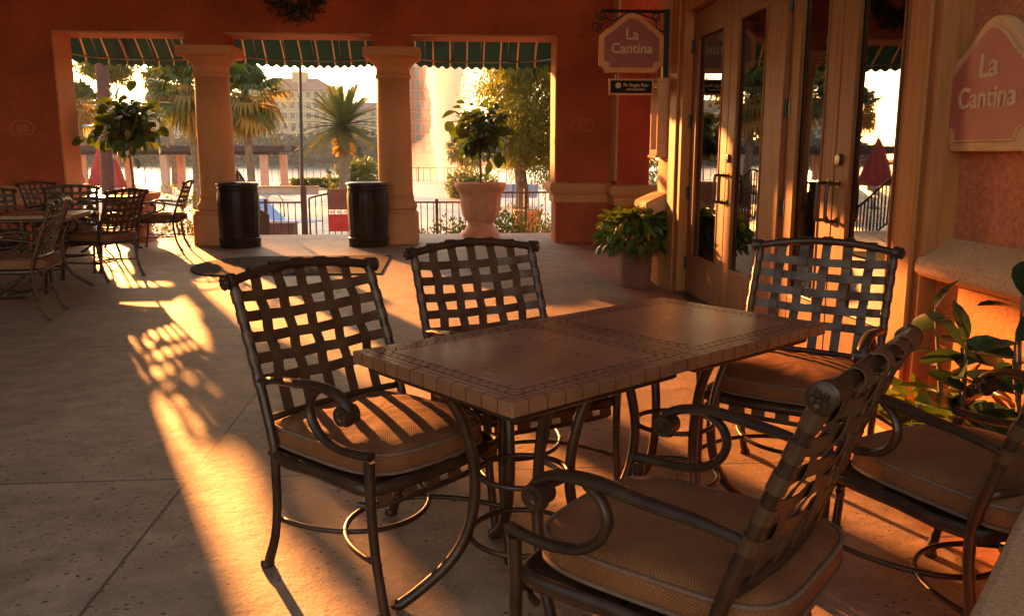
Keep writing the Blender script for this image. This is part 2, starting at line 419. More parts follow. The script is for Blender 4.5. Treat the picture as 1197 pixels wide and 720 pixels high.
# ================================================================== SETTING
def sheet(name, x0, x1, y0, y1, z, mat, kind='structure'):
    o = MB().add([(x0,y0,z),(x1,y0,z),(x1,y1,z),(x0,y1,z)], [(0,1,2,3)]).build(name, mat); o['kind'] = kind; return o
TE = 14.16                                   # terrace edge
mb = MB(); mb.box(-9, 7, -6, TE, -1.05, 0)
tag(mb.build('terrace_floor', M['floor']), kind='structure')
mb = MB(); mb.add([(1.66,-6,.004),(6.9,-6,.004),(6.9,TE-.02,.004),(1.66,TE-.02,.004)], [(0,1,2,3)])
tag(mb.build('floor_border', M['band']), kind='structure')
sheet('plaza', -40, 30, TE-.5, 72, -.9, M['deck'])
sheet('lake', -320, 320, 73, 262, -2.0, M['water'])
sheet('ground', -560, 560, -90, 640, -2.6, M['ground'])
mb = MB(); mb.box(-320, 320, 72, 73.2, -2.8, -.95); tag(mb.build('lake_bank', M['ground']), kind='structure')
mb = MB(); mb.box(-320, 320, 262, 330, -2.55, -1.2); tag(mb.build('far_shore', M['ground']), kind='structure')
mb = MB(); mb.box(-8.4, 7, 1.8, 13.1, 4.15, 4.4); tag(mb.build('ceiling', M['ceil']), kind='structure')

# ---- arcade wall with three openings
WY0, WY1 = 12.55, 13.10
wall = empty('arcade_wall', (0, 12.8, 0), 0, 'dark terracotta stucco wall with three tall awning openings facing the lake', 'wall')
def wpart(name, mb, mat, **k): 
    o = mb.build(name, mat, wall, **k); o.matrix_parent_inverse = Matrix.Translation((0,-12.8,0)); return o
SOF = 2.985
mb = MB()
mb.box(-8.4, 2.42, WY0, WY1, SOF, 4.15)
mb.box(-8.4, -5.42, WY0, WY1, 0, SOF)
mb.box(1.60, 2.42, WY0, WY1, 0, SOF)
for cx0, cx1 in ((-3.63,-3.08), (-1.05,-.50)):
    mb.box(cx0, cx1, WY0, WY1, 2.80, SOF)
wpart('wall_body', mb, M['wall'], bevel=.008)
for (a, b_) in ((-5.42,-3.63),(-3.08,-1.05),(-.50,1.60)):      # lighter soffit and jamb lining
    mb = MB(); mb.box(a+.003, b_-.003, WY0-.006, WY1+.01, SOF-.028, SOF-.002); wpart('opening_trim', mb, M['peach'])
mb = MB(); mb.box(-5.422, -5.40, WY0-.004, WY1+.004, .86, SOF-.03); wpart('jamb_lining', mb, M['peach'])
mb = MB(); mb.box(1.58, 1.602, WY0-.004, WY1+.004, .92, SOF-.03); wpart('jamb_lining', mb, M['peach'])
def ledge(x0, x1, y0, y1, z0, z1):
    mb = MB(); h = z1-z0
    prof = [(0,z0),(.03,z0),(.03,z0+.35*h),(.05,z0+.42*h),(.09,z0+.55*h),(.10,z0+.75*h),(.085,z0+.93*h),(.05,z1),(0,z1)]
    vs = []; n = len(prof)
    for o_, z in prof: vs += [(x0-o_,y0-o_,z),(x1+o_,y0-o_,z),(x1+o_,y1+o_,z),(x0-o_,y1+o_,z)]
    fs = [(4*i+k,4*i+(k+1)%4,4*i+4+(k+1)%4,4*i+4+k) for i in range(n-1) for k in range(4)]
    fs += [(3,2,1,0),(4*n-4,4*n-3,4*n-2,4*n-1)]
    return mb.add(vs, fs)
wpart('ledge', ledge(-8.4, -5.42, WY0, WY1, .60, .88), M['peach'], smooth='auto')
wpart('ledge', ledge(1.60, 2.35, WY0, WY1, .60, .90), M['peach'], smooth='auto')
# corner pier beyond the ledge
pier = empty('corner_pier', (2.65, 12.3, 0), 0, 'bright red corner pier with a peach ledge behind the hanging sign', 'pier')
def ppart(name, mb, mat, **k):
    o = mb.build(name, mat, pier, **k); o.matrix_parent_inverse = Matrix.Translation((-2.65,-12.3,0)); return o
mb = MB(); mb.box(2.42, 2.90, 12.12, 12.9, 0, 4.15); ppart('pier_body', mb, M['redwall'], bevel=.006)
mb = MB(); mb.box(2.405, 2.43, 12.115, 12.548, .92, 4.15); ppart('corner_strip', mb, M['cream'])
mb = MB(); mb.box(2.90, 5.2, 12.30, 12.88, 2.12, 4.145); ppart('lintel', mb, M['wall'])
mb = MB(); mb.box(2.90, 3.02, 12.30, 12.88, 0, .60); ppart('low_pier', mb, M['redwall'])
ppart('ledge', ledge(2.42, 3.02, 12.12, 12.9, .58, .87), M['peach'], smooth='auto')
# crests
def crest(x, z, parent, y):
    mb = MB()
    pts = []
    for k in range(40):
        a = 2*math.pi*k/40; rx, rz = .155, .115
        zz = rz*math.sin(a); zz = max(zz, -.085)
        pts.append((x+rx*math.cos(a)*(1+.05*math.cos(4*a)), y, z+zz*(1+.08*math.cos(2*a))))
    mb.tube(pts, .013, 6, closed=True)
    mb.tube([(x-.07,y,z-.04),(x+.07,y,z-.04)], .014, 6)
    for dx, h in ((-.07,.03),(-.035,.05),(0,.065),(.035,.05),(.07,.03)):
        mb.tube([(x+dx*.8,y,z-.035),(x+dx,y,z+h)], [.010,.013], 6)
    return mb
wpart('crest', crest(1.99, 1.72, wall, WY0-.004), M['crest'], smooth=True)
wpart('crest', crest(-5.93, 1.66, wall, WY0-.004), M['crest'], smooth=True)

# ---- side wall (closes the left, out of frame)
mb = MB(); mb.box(-8.4, -8.1, -3, WY0-.02, 0, 4.145)
tag(mb.build('side_wall', M['wall']), 'terracotta stucco side wall closing the left end of the terrace', 'wall')

# ---- columns
def column(x, y, label):
    c = empty('column', (x, y, 0), 0, label, 'column', 'peach columns of the arcade')
    mb = MB(); mb.lathe([(.33,0),(.33,.40),(.325,.44),(.30,.46),(.30,.50)], 48, sq=9)
    mb.build('plinth', M['peach'], c, smooth='auto', bevel=.006)
    mb = MB(); mb.lathe([(.30,.50),(.315,.53),(.315,.57),(.295,.60),(.275,.62),(.27,.67)], 48)
    mb.build('base_moulding', M['peach'], c, smooth=True)
    mb = MB(); mb.lathe([(.268,.67),(.255,.75),(.252,1.2),(.247,1.8),(.238,2.38)], 48)
    mb.build('shaft', M['peach'], c, smooth=True)
    mb = MB(); mb.lathe([(.24,2.38),(.262,2.40),(.262,2.43),(.245,2.45),(.245,2.54),(.27,2.56),(.30,2.60),(.345,2.64),(.37,2.66)], 48)
    mb.build('capital', M['peach'], c, smooth='auto')
    mb = MB(); mb.lathe([(.37,2.66),(.405,2.68),(.41,2.797)], 48, sq=10); mb.build('abacus', M['peach'], c, smooth='auto', bevel=.005)
    return c
column(-3.37, 12.83, 'peach round column beside the tree in the left opening')
column(-.775, 12.83, 'peach round column between the date palm and the fountain')

# ---- entrance wall on the right
WX = 2.30
ew = empty('entrance_wall', (WX, 4, 0), 0, 'rust orange stucco wall carrying the double doors and plaque sign', 'wall')
def epart(name, mb, mat, **k):
    o = mb.build(name, mat, ew, **k); o.matrix_parent_inverse = Matrix.Translation((-WX,-4,0)); return o
mb = MB(); mb.box(WX, WX+.35, -3, 3.75, .86, 4.15); epart('wall_panel', mb, M['rightwall'])
mb = MB(); mb.box(WX-.06, WX+.30, -3, 3.72, 0, .74); epart('lower_wall', mb, M['lowwall'])
for z in (.30, .52):
    pass
mb = MB(); mb.box(WX, WX+.35, 3.75, 8.36, 2.62, 4.15); epart('wall_panel', mb, M['rightwall'])
mb = MB(); mb.box(WX-.13, WX+.35, 8.30, 8.68, .80, 4.15); epart('wall_panel', mb, M['peach'])
mb = MB(); mb.box(WX-.19, WX+.35, 8.32, 8.72, 0, .74); epart('lower_wall', mb, M['lowwall'])
def sill(y0, y1, xw, xl):
    prof = [(xw+.1,.93),(xw,.925),(xl+.05,.855),(xl+.012,.835),(xl,.815),(xl,.775),(xl+.02,.755),(xl+.06,.74),(xw+.1,.74)]
    n = len(prof); vs = [(x,y0,z) for x,z in prof]+[(x,y1,z) for x,z in prof]
    fs = [tuple(range(n)), tuple(range(2*n-1,n-1,-1))]+[(i,n+i,n+(i+1)%n,(i+1)%n) for i in range(n)]
    return MB().add(vs, fs)
epart('sill', sill(-3, 3.70, WX, WX-.16), M['cream'], smooth='auto')
epart('sill', sill(8.30, 8.80, WX-.13, WX-.34), M['cream'], smooth='auto')
# door casing
cs = MB(); cs.box(2.16, WX+.2, 7.80, 8.28, 0, 2.74); epart('door_casing', cs, M['casing'], bevel=.012)
cs = MB(); cs.box(2.135, 2.16, 7.92, 8.16, 0, 2.72); epart('casing_moulding', cs, M['casing'], bevel=.01)
cs = MB(); cs.box(2.16, WX+.2, 3.68, 3.95, 0, 2.74); epart('door_casing', cs, M['casing'], bevel=.012)
cs = MB(); cs.box(2.135, 2.16, 3.74, 3.88, 0, 2.72); epart('casing_moulding', cs, M['casing'], bevel=.01)
cs = MB(); cs.box(2.16, WX+.2, 3.95, 7.80, 2.56, 2.74); epart('door_head', cs, M['casing'], bevel=.012)
cs = MB(); cs.box(2.21, 2.34, 5.555, 5.805, 0, 2.555); epart('door_post', cs, M['wood'], bevel=.008)
cs = MB(); cs.box(2.12, 2.5, 3.95, 7.80, .004, .022); epart('threshold', cs, M['metal'])
# dark room behind the glass
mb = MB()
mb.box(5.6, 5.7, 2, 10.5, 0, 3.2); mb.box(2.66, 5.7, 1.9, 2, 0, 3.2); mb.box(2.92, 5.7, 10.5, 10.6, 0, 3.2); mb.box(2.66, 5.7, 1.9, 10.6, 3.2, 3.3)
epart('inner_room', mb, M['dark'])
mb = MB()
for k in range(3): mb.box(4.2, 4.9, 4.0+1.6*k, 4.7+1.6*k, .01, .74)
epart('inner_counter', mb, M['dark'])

def double_door(y0, ym, y1, label):          # y0 near, y1 far
    d = empty('double_door', (2.24, ym, 0), 0, label, 'door', 'glazed double doors into the restaurant')
    for (a, b_, side) in ((y0, ym, 1), (ym, y1, -1)):     # leaf a..b ; meeting stile at ym
        lf = MB(); a_, b2 = a+.004-ym, b_-.004-ym; st = .17; x0, x1 = 0, .055
        lf.box(x0, x1, a_, a_+st, .025, 2.55); lf.box(x0, x1, b2-st, b2, .025, 2.55)
        lf.box(x0+.001, x1-.001, a_+st, b2-st, .025, .38); lf.box(x0+.001, x1-.001, a_+st, b2-st, 2.33, 2.55)
        leaf = lf.build('door_leaf', M['wood'], d, bevel=.006)
        g = MB(); g.box(.022, .030, a_+st-.005, b2-st+.005, .375, 2.335); g.build('glass', M['glass'], leaf)
        bd = MB()                                             # glazing bead
        ya, yb, za, zb = a_+st, b2-st, .38, 2.33; w = .018
        bd.box(-.008,.02,ya,ya+w,za,zb); bd.box(-.008,.02,yb-w,yb,za,zb); bd.box(-.008,.02,ya+w,yb-w,za,za+w); bd.box(-.008,.02,ya+w,yb-w,zb-w,zb)
        bd.build('glazing_bead', M['wood'], leaf, bevel=.004)
        hy = (b2-.06) if side == 1 else (a_+.06)
        h = MB(); h.tube([(0,hy,.92),(-.055,hy,.92),(-.065,hy,.935),(-.065,hy,1.12),(-.055,hy,1.135),(0,hy,1.135)], .011, 8)
        h.lathe([(.02,0),(.02,.008)], 12, (0,0,0))
        hm = MB(); hm.tube([(0,hy,.92),(-.05,hy,.92),(-.068,hy,.94),(-.068,hy,1.115),(-.05,hy,1.135),(0,hy,1.135)], .011, 8, sm=3)
        hm.tube([(.0,hy,.92),(-.006,hy,.92)], .022, 12); hm.tube([(.0,hy,1.135),(-.006,hy,1.135)], .022, 12)
        hm.build('handle', M['metal'], leaf, smooth='auto')
        if side == 1:
            k = MB(); k.tube([(0,hy,1.27),(-.018,hy,1.27),(-.02,hy,1.27)], [.034,.034,.026], 20); k.build('lock', M['metal'], leaf, smooth='auto')
        oy = a_ if side == 1 else b2
        for z in (.30, .95, 1.60, 2.26):
            hg = MB(); s2 = 1 if side == 1 else -1
            hg.box(-.004, .002, min(oy, oy+s2*.05), max(oy, oy+s2*.05), z-.055, z+.055); hg.tube([(-.008,oy,z-.06),(-.008,oy,z+.06)], .011, 8)
            hg.build('hinge', M['iron'], leaf)
    return d
double_door(5.805, 6.74, 7.80, 'glazed double doors farther away, next to the menu case')
double_door(3.95, 4.80, 5.555, 'glazed double doors nearer the camera, behind the dining chair')

# ---- plaque sign and hanging sign
def sign_outline(w, h, inset=0):
    hw, hh = w/2-inset, h/2
    b = -hh+inset; c = .10*w
    pts = [(-hw+c, b), (hw-c, b)]
    for k in range(5):                       # concave lower corner right
        a = math.pi-(math.pi/2)*k/4
        pts.append((hw+c*math.cos(a)*1.0 if False else hw-c+c*(1-math.cos(math.pi/2*k/4)), b+c*math.sin(math.pi/2*k/4)))
    top = hh*.24-inset*.5
    pts.append((hw, top))
    sh = .10*w
    pts.append((hw-sh*.92, top+sh*.80)); s0 = top+sh*.95; xs = hw-sh*1.0
    n = 20
    for k in range(n+1):
        t = 1-2*k/n
        pts.append((t*xs, s0+(hh-inset-s0)*(.5+.5*math.cos(math.pi*t))**.75))
    pts.append((-hw+sh*.92, top+sh*.80)); pts.append((-hw, top))
    for k in range(4, -1, -1):
        pts.append((-hw+c-c*(1-math.cos(math.pi/2*k/4)), b+c*math.sin(math.pi/2*k/4)))
    out = []
    for p in pts:
        if not out or (Vector(p)-Vector(out[-1])).length > 1e-4: out.append(p)
    if (Vector(out[0])-Vector(out[-1])).length < 1e-4: out.pop()
    return out
def text(name, body, size, mat, parent, M4, ext=.004, off=.0, align='CENTER'):
    cu = bpy.data.curves.new(name, 'FONT'); cu.body = body; cu.size = size; cu.extrude = ext; cu.offset = off
    cu.align_x = align; cu.align_y = 'CENTER'; cu.materials.append(mat)
    tmp = bpy.data.objects.new(name, cu); COL.objects.link(tmp)
    me = bpy.data.meshes.new_from_object(tmp.evaluated_get(bpy.context.evaluated_depsgraph_get()))
    bpy.data.objects.remove(tmp); me.materials.clear(); me.materials.append(mat)
    o = bpy.data.objects.new(name, me); COL.objects.link(o); o.parent = parent; o.matrix_local = M4; return o
def make_sign(name, label, W, Hh, frame, face, base, double=False):
    s_ = empty(name, (0,0,0), 0, label, 'sign')
    A = Matrix.Rotation(R(90), 4, 'X')       # xy outline -> xz plane, facing -y
    mb = MB(); mb.prism(sign_outline(W, Hh), -.02, .02, A); mb.build('frame', M[frame], s_, bevel=.006)
    fr = sign_outline(W, Hh, W*.075)
    mb = MB(); mb.prism(fr, .0205, .026, A); mb.build('face', M[face], s_)
    mt = MB(); mt.tube([(A @ Vector((x,y,.021))) for x,y in fr], .006, 6, closed=True); mt.build('moulding', M[frame], s_, smooth=True)
    text('lettering', 'La', .14*W/.62, M['lettering'], s_, Matrix.Translation((0,-.028,.075*Hh/.56)) @ A, .002, .002)
    text('lettering', 'Cantina', .128*W/.62, M['lettering'], s_, Matrix.Translation((0,-.028,-.055*Hh/.56)) @ A, .002, .002)
    return s_
hs_ = make_sign('hanging_sign', 'orange framed La Cantina sign hanging from a black scroll bracket', .64, .56, 'signframe', 'signface', None)
hp = at(738, 51, 8.42); hs_.location = hp
# bracket
br = empty('sign_bracket', (2.26, 8.42, 2.6), 0, 'black wrought iron scroll bracket holding the hanging sign', 'bracket')
bx = 2.167-2.26
b0 = at(784, 13, 8.42).z-2.6; b1 = at(784, 96, 8.42).z-2.6
mb = MB(); mb.box(bx-.05, bx+.0, -.02, .02, b1, b0+.01); mb.build('back_plate', M['iron'], br)
xl = at(702, 12, 8.42).x-2.26
mb = MB(); mb.tube([(bx,0,b0-.01),(xl,0,b0-.01)], .016, 8); mb.build('arm', M['iron'], br)
mb = MB()
def spiral(cx_, cz_, r0, r1, a0, turns, n=20): return [(cx_+(r0+(r1-r0)*k/n)*math.cos(a0+turns*2*math.pi*k/n), 0, cz_+(r0+(r1-r0)*k/n)*math.sin(a0+turns*2*math.pi*k/n)) for k in range(n+1)]
mid = (bx+xl)/2
wave = [(xl+.03,0,b0-.06),(xl+.12,0,b0-.10),(mid-.12,0,b0-.055),(mid,0,b0-.025),(mid+.13,0,b0-.06),(mid+.22,0,b0-.10),(bx-.13,0,b0-.10)]
mb.tube(wave, .008, 6, sm=5)
mb.tube(spiral(xl+.01, b0-.05, .05, .015, 2.6, 1.4), .008, 6)
mb.tube(spiral(xl-.04, b0-.15, .055, .015, .6, -1.4), .008, 6)
mb.tube(spiral(bx-.13, b0-.06, .045, .015, -1.4, 1.3), .008, 6)
mb.tube([(bx-.13,0,b0-.09),(bx-.12,0,b0-.16),(bx-.08,0,b0-.19),(bx-.03,0,b0-.19)], .008, 6, sm=4)
mb.build('scroll', M['iron'], br, smooth=True)
for dx in (-.17, .0, .17): mb = MB(); mb.tube([(hp.x-2.26+dx,0,b0-.05-.08*abs(dx)/.17),(hp.x-2.26+dx,0,b0-.10-.06*abs(dx)/.17)], .006, 6); mb.build('hanger', M['iron'], br)
# little sign below
ls = empty('small_sign', at(737.5, 102, 8.42), 0, 'small black and tan sign hanging below the hanging sign', 'sign')
A = Matrix.Rotation(R(90), 4, 'X')
mb = MB(); mb.box(-.225, .225, -.012, .012, -.078, .078); mb.build('frame', M['signframe'], ls, bevel=.004)
mb = MB(); mb.box(-.205, .205, -.017, -.0125, -.060, .060); mb.build('face', M['signblack'], ls)
mb = MB(); mb.tube([(-.13,-.018,.012),(-.13,-.020,.012)], .028, 20); mb.build('emblem', M['lettering'], ls)
text('lettering', 'Pa Single Run', .046, M['lettering'], ls, Matrix.Translation((.045,-.019,.016)) @ A, .001, .0006)
text('lettering', 'administration', .032, M['lettering'], ls, Matrix.Translation((.045,-.019,-.024)) @ A, .001, .0004)
for dx in (-.15, .15): mb = MB(); mb.tube([(dx,0,.078),(dx,0,.135)], .006, 6); mb.build('hanger', M['iron'], ls)
pq = make_sign('wall_plaque', 'large cream framed La Cantina plaque mounted on the rust stucco wall', .60, .545, 'plaqueframe', 'plaqueface', None)
pq.location = (2.265, 3.43, 1.585); pq.rotation_euler.z = R(-90); pq.scale = (1,1.4,1)
# menu case
mc = empty('menu_case', (2.168, 8.50, 1.3), 0, 'lit cream menu display case on the wall beyond the doors', 'menu case')
mb = MB(); y0, y1, z0, z1 = -.15, .15, 0, .70
mb.box(-.10,.0,y0,y0+.035,z0,z1); mb.box(-.10,.0,y1-.035,y1,z0,z1); mb.box(-.10,.0,y0+.035,y1-.035,z0,z0+.05); mb.box(-.10,.0,y0+.035,y1-.035,z1-.05,z1)
mb.box(-.125,.0,y0-.02,y1+.02,z1,z1+.035); mb.box(-.115,.0,y0-.012,y1+.012,z0-.03,z0); mb.build('frame', M['cream'], mc, bevel=.004)
mb = MB(); mb.box(-.055,-.045,y0+.035,y1-.035,z0+.05,z1-.05); mb.build('menu_sheet', M['paper'], mc)

# ---- wreath
wr = empty('wreath', at(346, -12, WY0-.06), 0, 'dark dried flower wreath hung on the wall above the middle opening', 'wreath')
mb = MB(); mb2 = MB(); mb3 = MB()
def leafquad(mb, p, d, n, l, w):
    d = d.normalized(); s_ = d.cross(n)
    if s_.length < 1e-4: s_ = d.orthogonal()
    s_.normalize(); nn = s_.cross(d)
    mb.add([p, p+d*l*.45+s_*w*.5+nn*l*.05, p+d*l-nn*l*.06, p+d*l*.45-s_*w*.5+nn*l*.05], [(0,1,2,3)])
for k in range(1500):
    a = U(0, 2*math.pi); rr = random.gauss(.31,.07); dp = abs(rr-.31)
    p = Vector((rr*math.cos(a), U(-.07,.06)*(1-dp*4), rr*math.sin(a)))
    d = Vector((U(-1,1), U(-1,.3), U(-1,1))); tgt = mb if random.random() < .88 else mb3
    leafquad(tgt, p, d, Vector((U(-1,1),U(-1,1),U(-1,1))), U(.05,.10), U(.02,.04))
def two_tone(mb, mf, name, ma, mb_mat, parent):
    n = len(mb.f); mb.add(mf.v, mf.f); o = mb.build(name, [ma, mb_mat], parent)
    for p in o.data.polygons[n:]: p.material_index = 1
    return o
two_tone(mb, mb3, 'foliage', M['wreathleaf'], M['flower_p'], wr)

# ---- awnings
def awning(x0, x1, label):
    cx_, hw = (x0+x1)/2, (x1-x0)/2+.10
    a = empty('awning', (cx_, 13.10, 0), 0, label, 'awning', 'green striped awnings over the openings')
    nU, nV = 48, 8
    def front(u): t = 2*u-1; return .12+.82*(1-abs(t)**2.6)**.6
    vs, fs, uv = [], [], []
    for j in range(nV+1):
        v = j/nV
        for i in range(nU+1):
            u = i/nU; x = (2*u-1)*hw
            y = front(u)*v; z = 3.45-(3.45-2.74)*(1-math.cos(v*math.pi/2))**.75 if False else 3.42-.66*v**1.25
            vs.append((x, y, z)); uv.append((u, v))
    for j in range(nV):
        for i in range(nU):
            q = j*(nU+1)+i; fs.append((q, q+1, q+nU+2, q+nU+1))
    o = MB().add(vs, fs).build('canopy', M['awning'], a, smooth=True)
    ul = o.data.uv_layers.new(name='uv')
    for l in o.data.loops: ul.data[l.index].uv = uv[l.vertex_index]
    vs, fs, uv = [], [], []; n2 = 160
    for i in range(n2+1):
        u = i/n2; x = (2*u-1)*hw; y = front(u)
        sc_ = .055*abs(math.sin(u*math.pi*17))
        for k, z in enumerate((2.762, 2.70-.02, 2.655+.045-sc_)): vs.append((x, y+.004*k, z)); uv.append((u, k/2))
    for i in range(n2):
        for k in range(2): fs.append((3*i+k, 3*i+3+k, 3*i+4+k, 3*i+1+k))
    o = MB().add(vs, fs).build('valance', M['awning'], a)
    ul = o.data.uv_layers.new(name='uv')
    for l in o.data.loops: ul.data[l.index].uv = uv[l.vertex_index]
    mb = MB(); mb.tube([((2*i/24-1)*hw, front(i/24)-.02, 2.755) for i in range(25)], .014, 6)
    for u in (.12,.31,.5,.69,.88): mb.tube([((2*u-1)*hw, front(u)*v-.005, 3.42-.66*v**1.25-.02) for v in (0,.25,.5,.75,1)], .010, 6)
    mb.build('awning_frame', M['steel'], a, smooth=True)
awning(-5.42, -3.63, 'green striped awning over the left opening with the potted tree')
awning(-3.08, -1.05, 'green striped awning over the middle opening with the gate')
awning(-.50, 1.60, 'green striped awning over the right opening with the fountain')

# ================================================================== FURNITURE
def arcpts(c, r, a0, a1, n, ax='yz', x=0):
    out = []
    for k in range(n+1):
        a = a0+(a1-a0)*k/n; out.append((x, c[0]+r*math.cos(a), c[1]+r*math.sin(a)))
    return out
def make_chair():
    c = empty('patio_chair', (0,0,0), 0, 'x', 'chair', 'bronze lattice back patio chairs')
    PW = .268
    def post(z):                             # rear post line y(z)
        if z < .40: return -.275+.065*(1-(1-z/.40)**2)
        t = (z-.40)/.52; return -.21-.185*t**1.2
    for s_ in (-1, 1):
        mb = MB(); zs = [0.012,.05,.12,.22,.32,.42,.52,.62,.72,.82,.915]
        mb.tube([(s_*(.262 if z<.3 else PW), post(z)-(.02*(1-z/.12) if z<.12 else 0), z) for z in zs], [.017,.016,.0145,.014,.014,.015,.016,.016,.016,.016,.016], 10, sm=2)
        mb.lathe([(.021,0),(.023,.006),(.021,.018),(.016,.024)], 12, (s_*.262, post(.0)-.02, 0))
        mb.build('rear_leg', M['metal'], c, smooth='auto')
        mb = MB(); mb.tube([(s_*.262,.285,.012),(s_*.264,.268,.10),(s_*.268,.25,.22),(s_*.272,.243,.36),(s_*.275,.245,.485)], [.016,.0145,.014,.015,.016], 10, sm=3)
        mb.lathe([(.021,0),(.023,.006),(.021,.018),(.016,.024)], 12, (s_*.262, .287, 0))
        mb.build('front_leg', M['metal'], c, smooth='auto')
        # arm
        x0, x1 = s_*PW, s_*.287
        mb = MB()
        mb.tube([(x0,post(.625)+.005,.620),(s_*.278,-.17,.640),(x1,-.07,.652),(x1,.03,.664),(x1,.11,.660),(x1,.165,.640),(x1,.188,.610),(x1,.180,.585),(x1,.160,.582),(x1,.152,.600)],
                [.014,.018,.021,.022,.021,.020,.018,.016,.013,.010], 10, sm=4, flat=.62)
        mb.tube([(x1,.055,.655),(x1,.020,.630),(x1,.005,.590),(x1,.022,.545),(x1,.070,.512),(x1,.140,.500),(x1*.99,.200,.500),(s_*.275,.256,.503)], [.013,.014,.015,.015,.015,.015,.015,.017], 10, sm=4, flat=.8)
        arm = mb.build('armrest', M['metal'], c, smooth='auto')
        mb = MB(); mb.tube([(x1-.024,.172,.606),(x1-.026,.172,.606),(x1+.026,.172,.606),(x1+.028,.172,.606)], [.018,.027,.027,.018], 18)
        for k in range(6):
            a = k*math.pi/3
            for sd in (-1, 1): mb.tube([(x1+sd*.028,.172,.606),(x1+sd*.029,.172+.015*math.cos(a),.606+.015*math.sin(a))], [.006,.004], 6)
        mb.build('scroll', M['metal'], arm, smooth='auto')
    # back surface
    def yb(x, z): return post(z)-.030*(1-(x/PW)**2)
    def ztop(x): return .915+.028*(1-(x/PW)**2)
    mb = MB(); pts = [(x, yb(x, .915), ztop(x)) for x in [-PW*1.03+2*PW*1.03*k/14 for k in range(15)]]
    mb.tube(pts, .0155, 10, sm=2)
    rail = mb.build('top_rail', M['metal'], c, smooth='auto')
    for s_ in (-1, 1):
        mb = MB(); p = Vector((s_*PW*1.02, post(.915), .915)); d = Vector((s_,0,-.05)).normalized()
        mb.tube([p-d*.012,p-d*.010,p+d*.010,p+d*.013,p+d*.026,p+d*.029], [.017,.025,.026,.021,.026,.019], 20)
        e1 = Vector((0,1,0)); e2 = d.cross(e1)
        for k in range(5):
            a = 2*math.pi*k/5; mb.tube([p+d*.026+(e1*math.cos(a)+e2*math.sin(a))*.012, p+d*.033+(e1*math.cos(a)+e2*math.sin(a))*.011], [.008,.005], 8)
        mb.tube([p+d*.026, p+d*.035], [.006,.004], 8)
        mb.build('finial', M['metal'], rail, smooth='auto')
    mb = MB(); zl = .503
    mb.tube([(x, yb(x, zl), zl) for x in [-PW+2*PW*k/10 for k in range(11)]], .012, 8); mb.build('lower_rail', M['metal'], c, smooth=True)
    mb = MB(); nv, nh = 5, 5
    xs = [-PW+2*PW*(k+1)/(nv+1) for k in range(nv)]; zs = [.618,.682,.745,.808,.868]
    for i, x in enumerate(xs):               # vertical straps
        pts = []
        n = 42
        for k in range(n+1):
            z = zl+(ztop(x)-zl)*k/n
            j = min(range(nh), key=lambda q: abs(zs[q]-z)); w = math.cos(min(1, abs(zs[j]-z)/.034)*math.pi/2)
            pts.append((x, yb(x, z)+(.0055 if (i+j)%2 else -.0055)*w, z))
        mb.ribbon(pts, .036, .0035, (1,0,0))
        pz = ztop(x); mb.ribbon([(x, yb(x,pz)+.018*math.sin(a), pz+.018*math.cos(a)) for a in [q*2*math.pi/14 for q in range(15)]], .037, .003, (1,0,0))
    for j, z in enumerate(zs):
        pts = []; n = 50
        for k in range(n+1):
            x = -PW+2*PW*k/n
            i = min(range(nv), key=lambda q: abs(xs[q]-x)); w = math.cos(min(1, abs(xs[i]-x)/.042)*math.pi/2)
            sg = z-.012*(1-(x/PW)**2)
            pts.append((x, yb(x, sg)-(.0055 if (i+j)%2 else -.0055)*w, sg))
        mb.ribbon(pts, .034, .0035, (0,-.35,1))
        for s_ in (-1, 1):
            mb.tube([(s_*PW, post(z-.017), z-.017), (s_*PW, post(z+.017), z+.017)], .0185, 12)
    mb.build('back_straps', M['strap'], c)
    # seat frame and webbing
    mb = MB(); fr = [(-.262,-.235),(-.272,.0),(-.274,.19),(-.24,.238),(-.12,.252),(0,.256),(.12,.252),(.24,.238),(.274,.19),(.272,.0),(.262,-.235),(0,-.255)]
    mb.tube([(x,y,.395) for x,y in fr], .0145, 10, sm=2, closed=True, flat=1.3)
    mb.tube([(x*.98,y*.98,.345) for x,y in fr[2:9]], .009, 8, sm=2)
    sf = mb.build('seat_frame', M['metal'], c, smooth='auto')
    mb = MB()
    for k in range(6):
        x = -.22+.088*k; mb.ribbon([(x,-.24,.398),(x,0,.392+(.004 if k%2 else -.004)),(x,.245,.398)], .045, .004, (1,0,0))
        mb.ribbon([(x,.250-.2*x*x,.385),(x,.254-.2*x*x,.345)], .05, .004, (1,0,0))
    for k in range(5):
        y = -.15+.085*k; mb.ribbon([(-.265,y,.394),(0,y,.400+(.004 if k%2 else -.004)),(.265,y,.394)], .045, .004, (0,1,0))
    mb.build('webbing', M['strap'], sf)
    # stretchers
    for (ys, apex) in ((-.235, .085), (.262, -.095)):
        mb = MB(); pts = []
        for k in range(25):
            a = math.pi*k/24; x = -.262*math.cos(a); q = math.sin(a)**.8
            pts.append((x*(1-.12*q), ys+(apex-ys)*q, .185-.012*q))
        mb.tube(pts, .0085, 8); mb.build('stretcher', M['rod'], c, smooth=True)
    # cushion
    mb = MB(); n = 72; cy_ = -.045
    prof = [(.02,.412),(.60,.411),(.90,.411),(.975,.415),(1.0,.424),(1.010,.441),(1.006,.459),(.992,.474),(.958,.484),(.88,.491),(.75,.497),(.55,.502),(.30,.505),(.02,.506)]
    vs = []
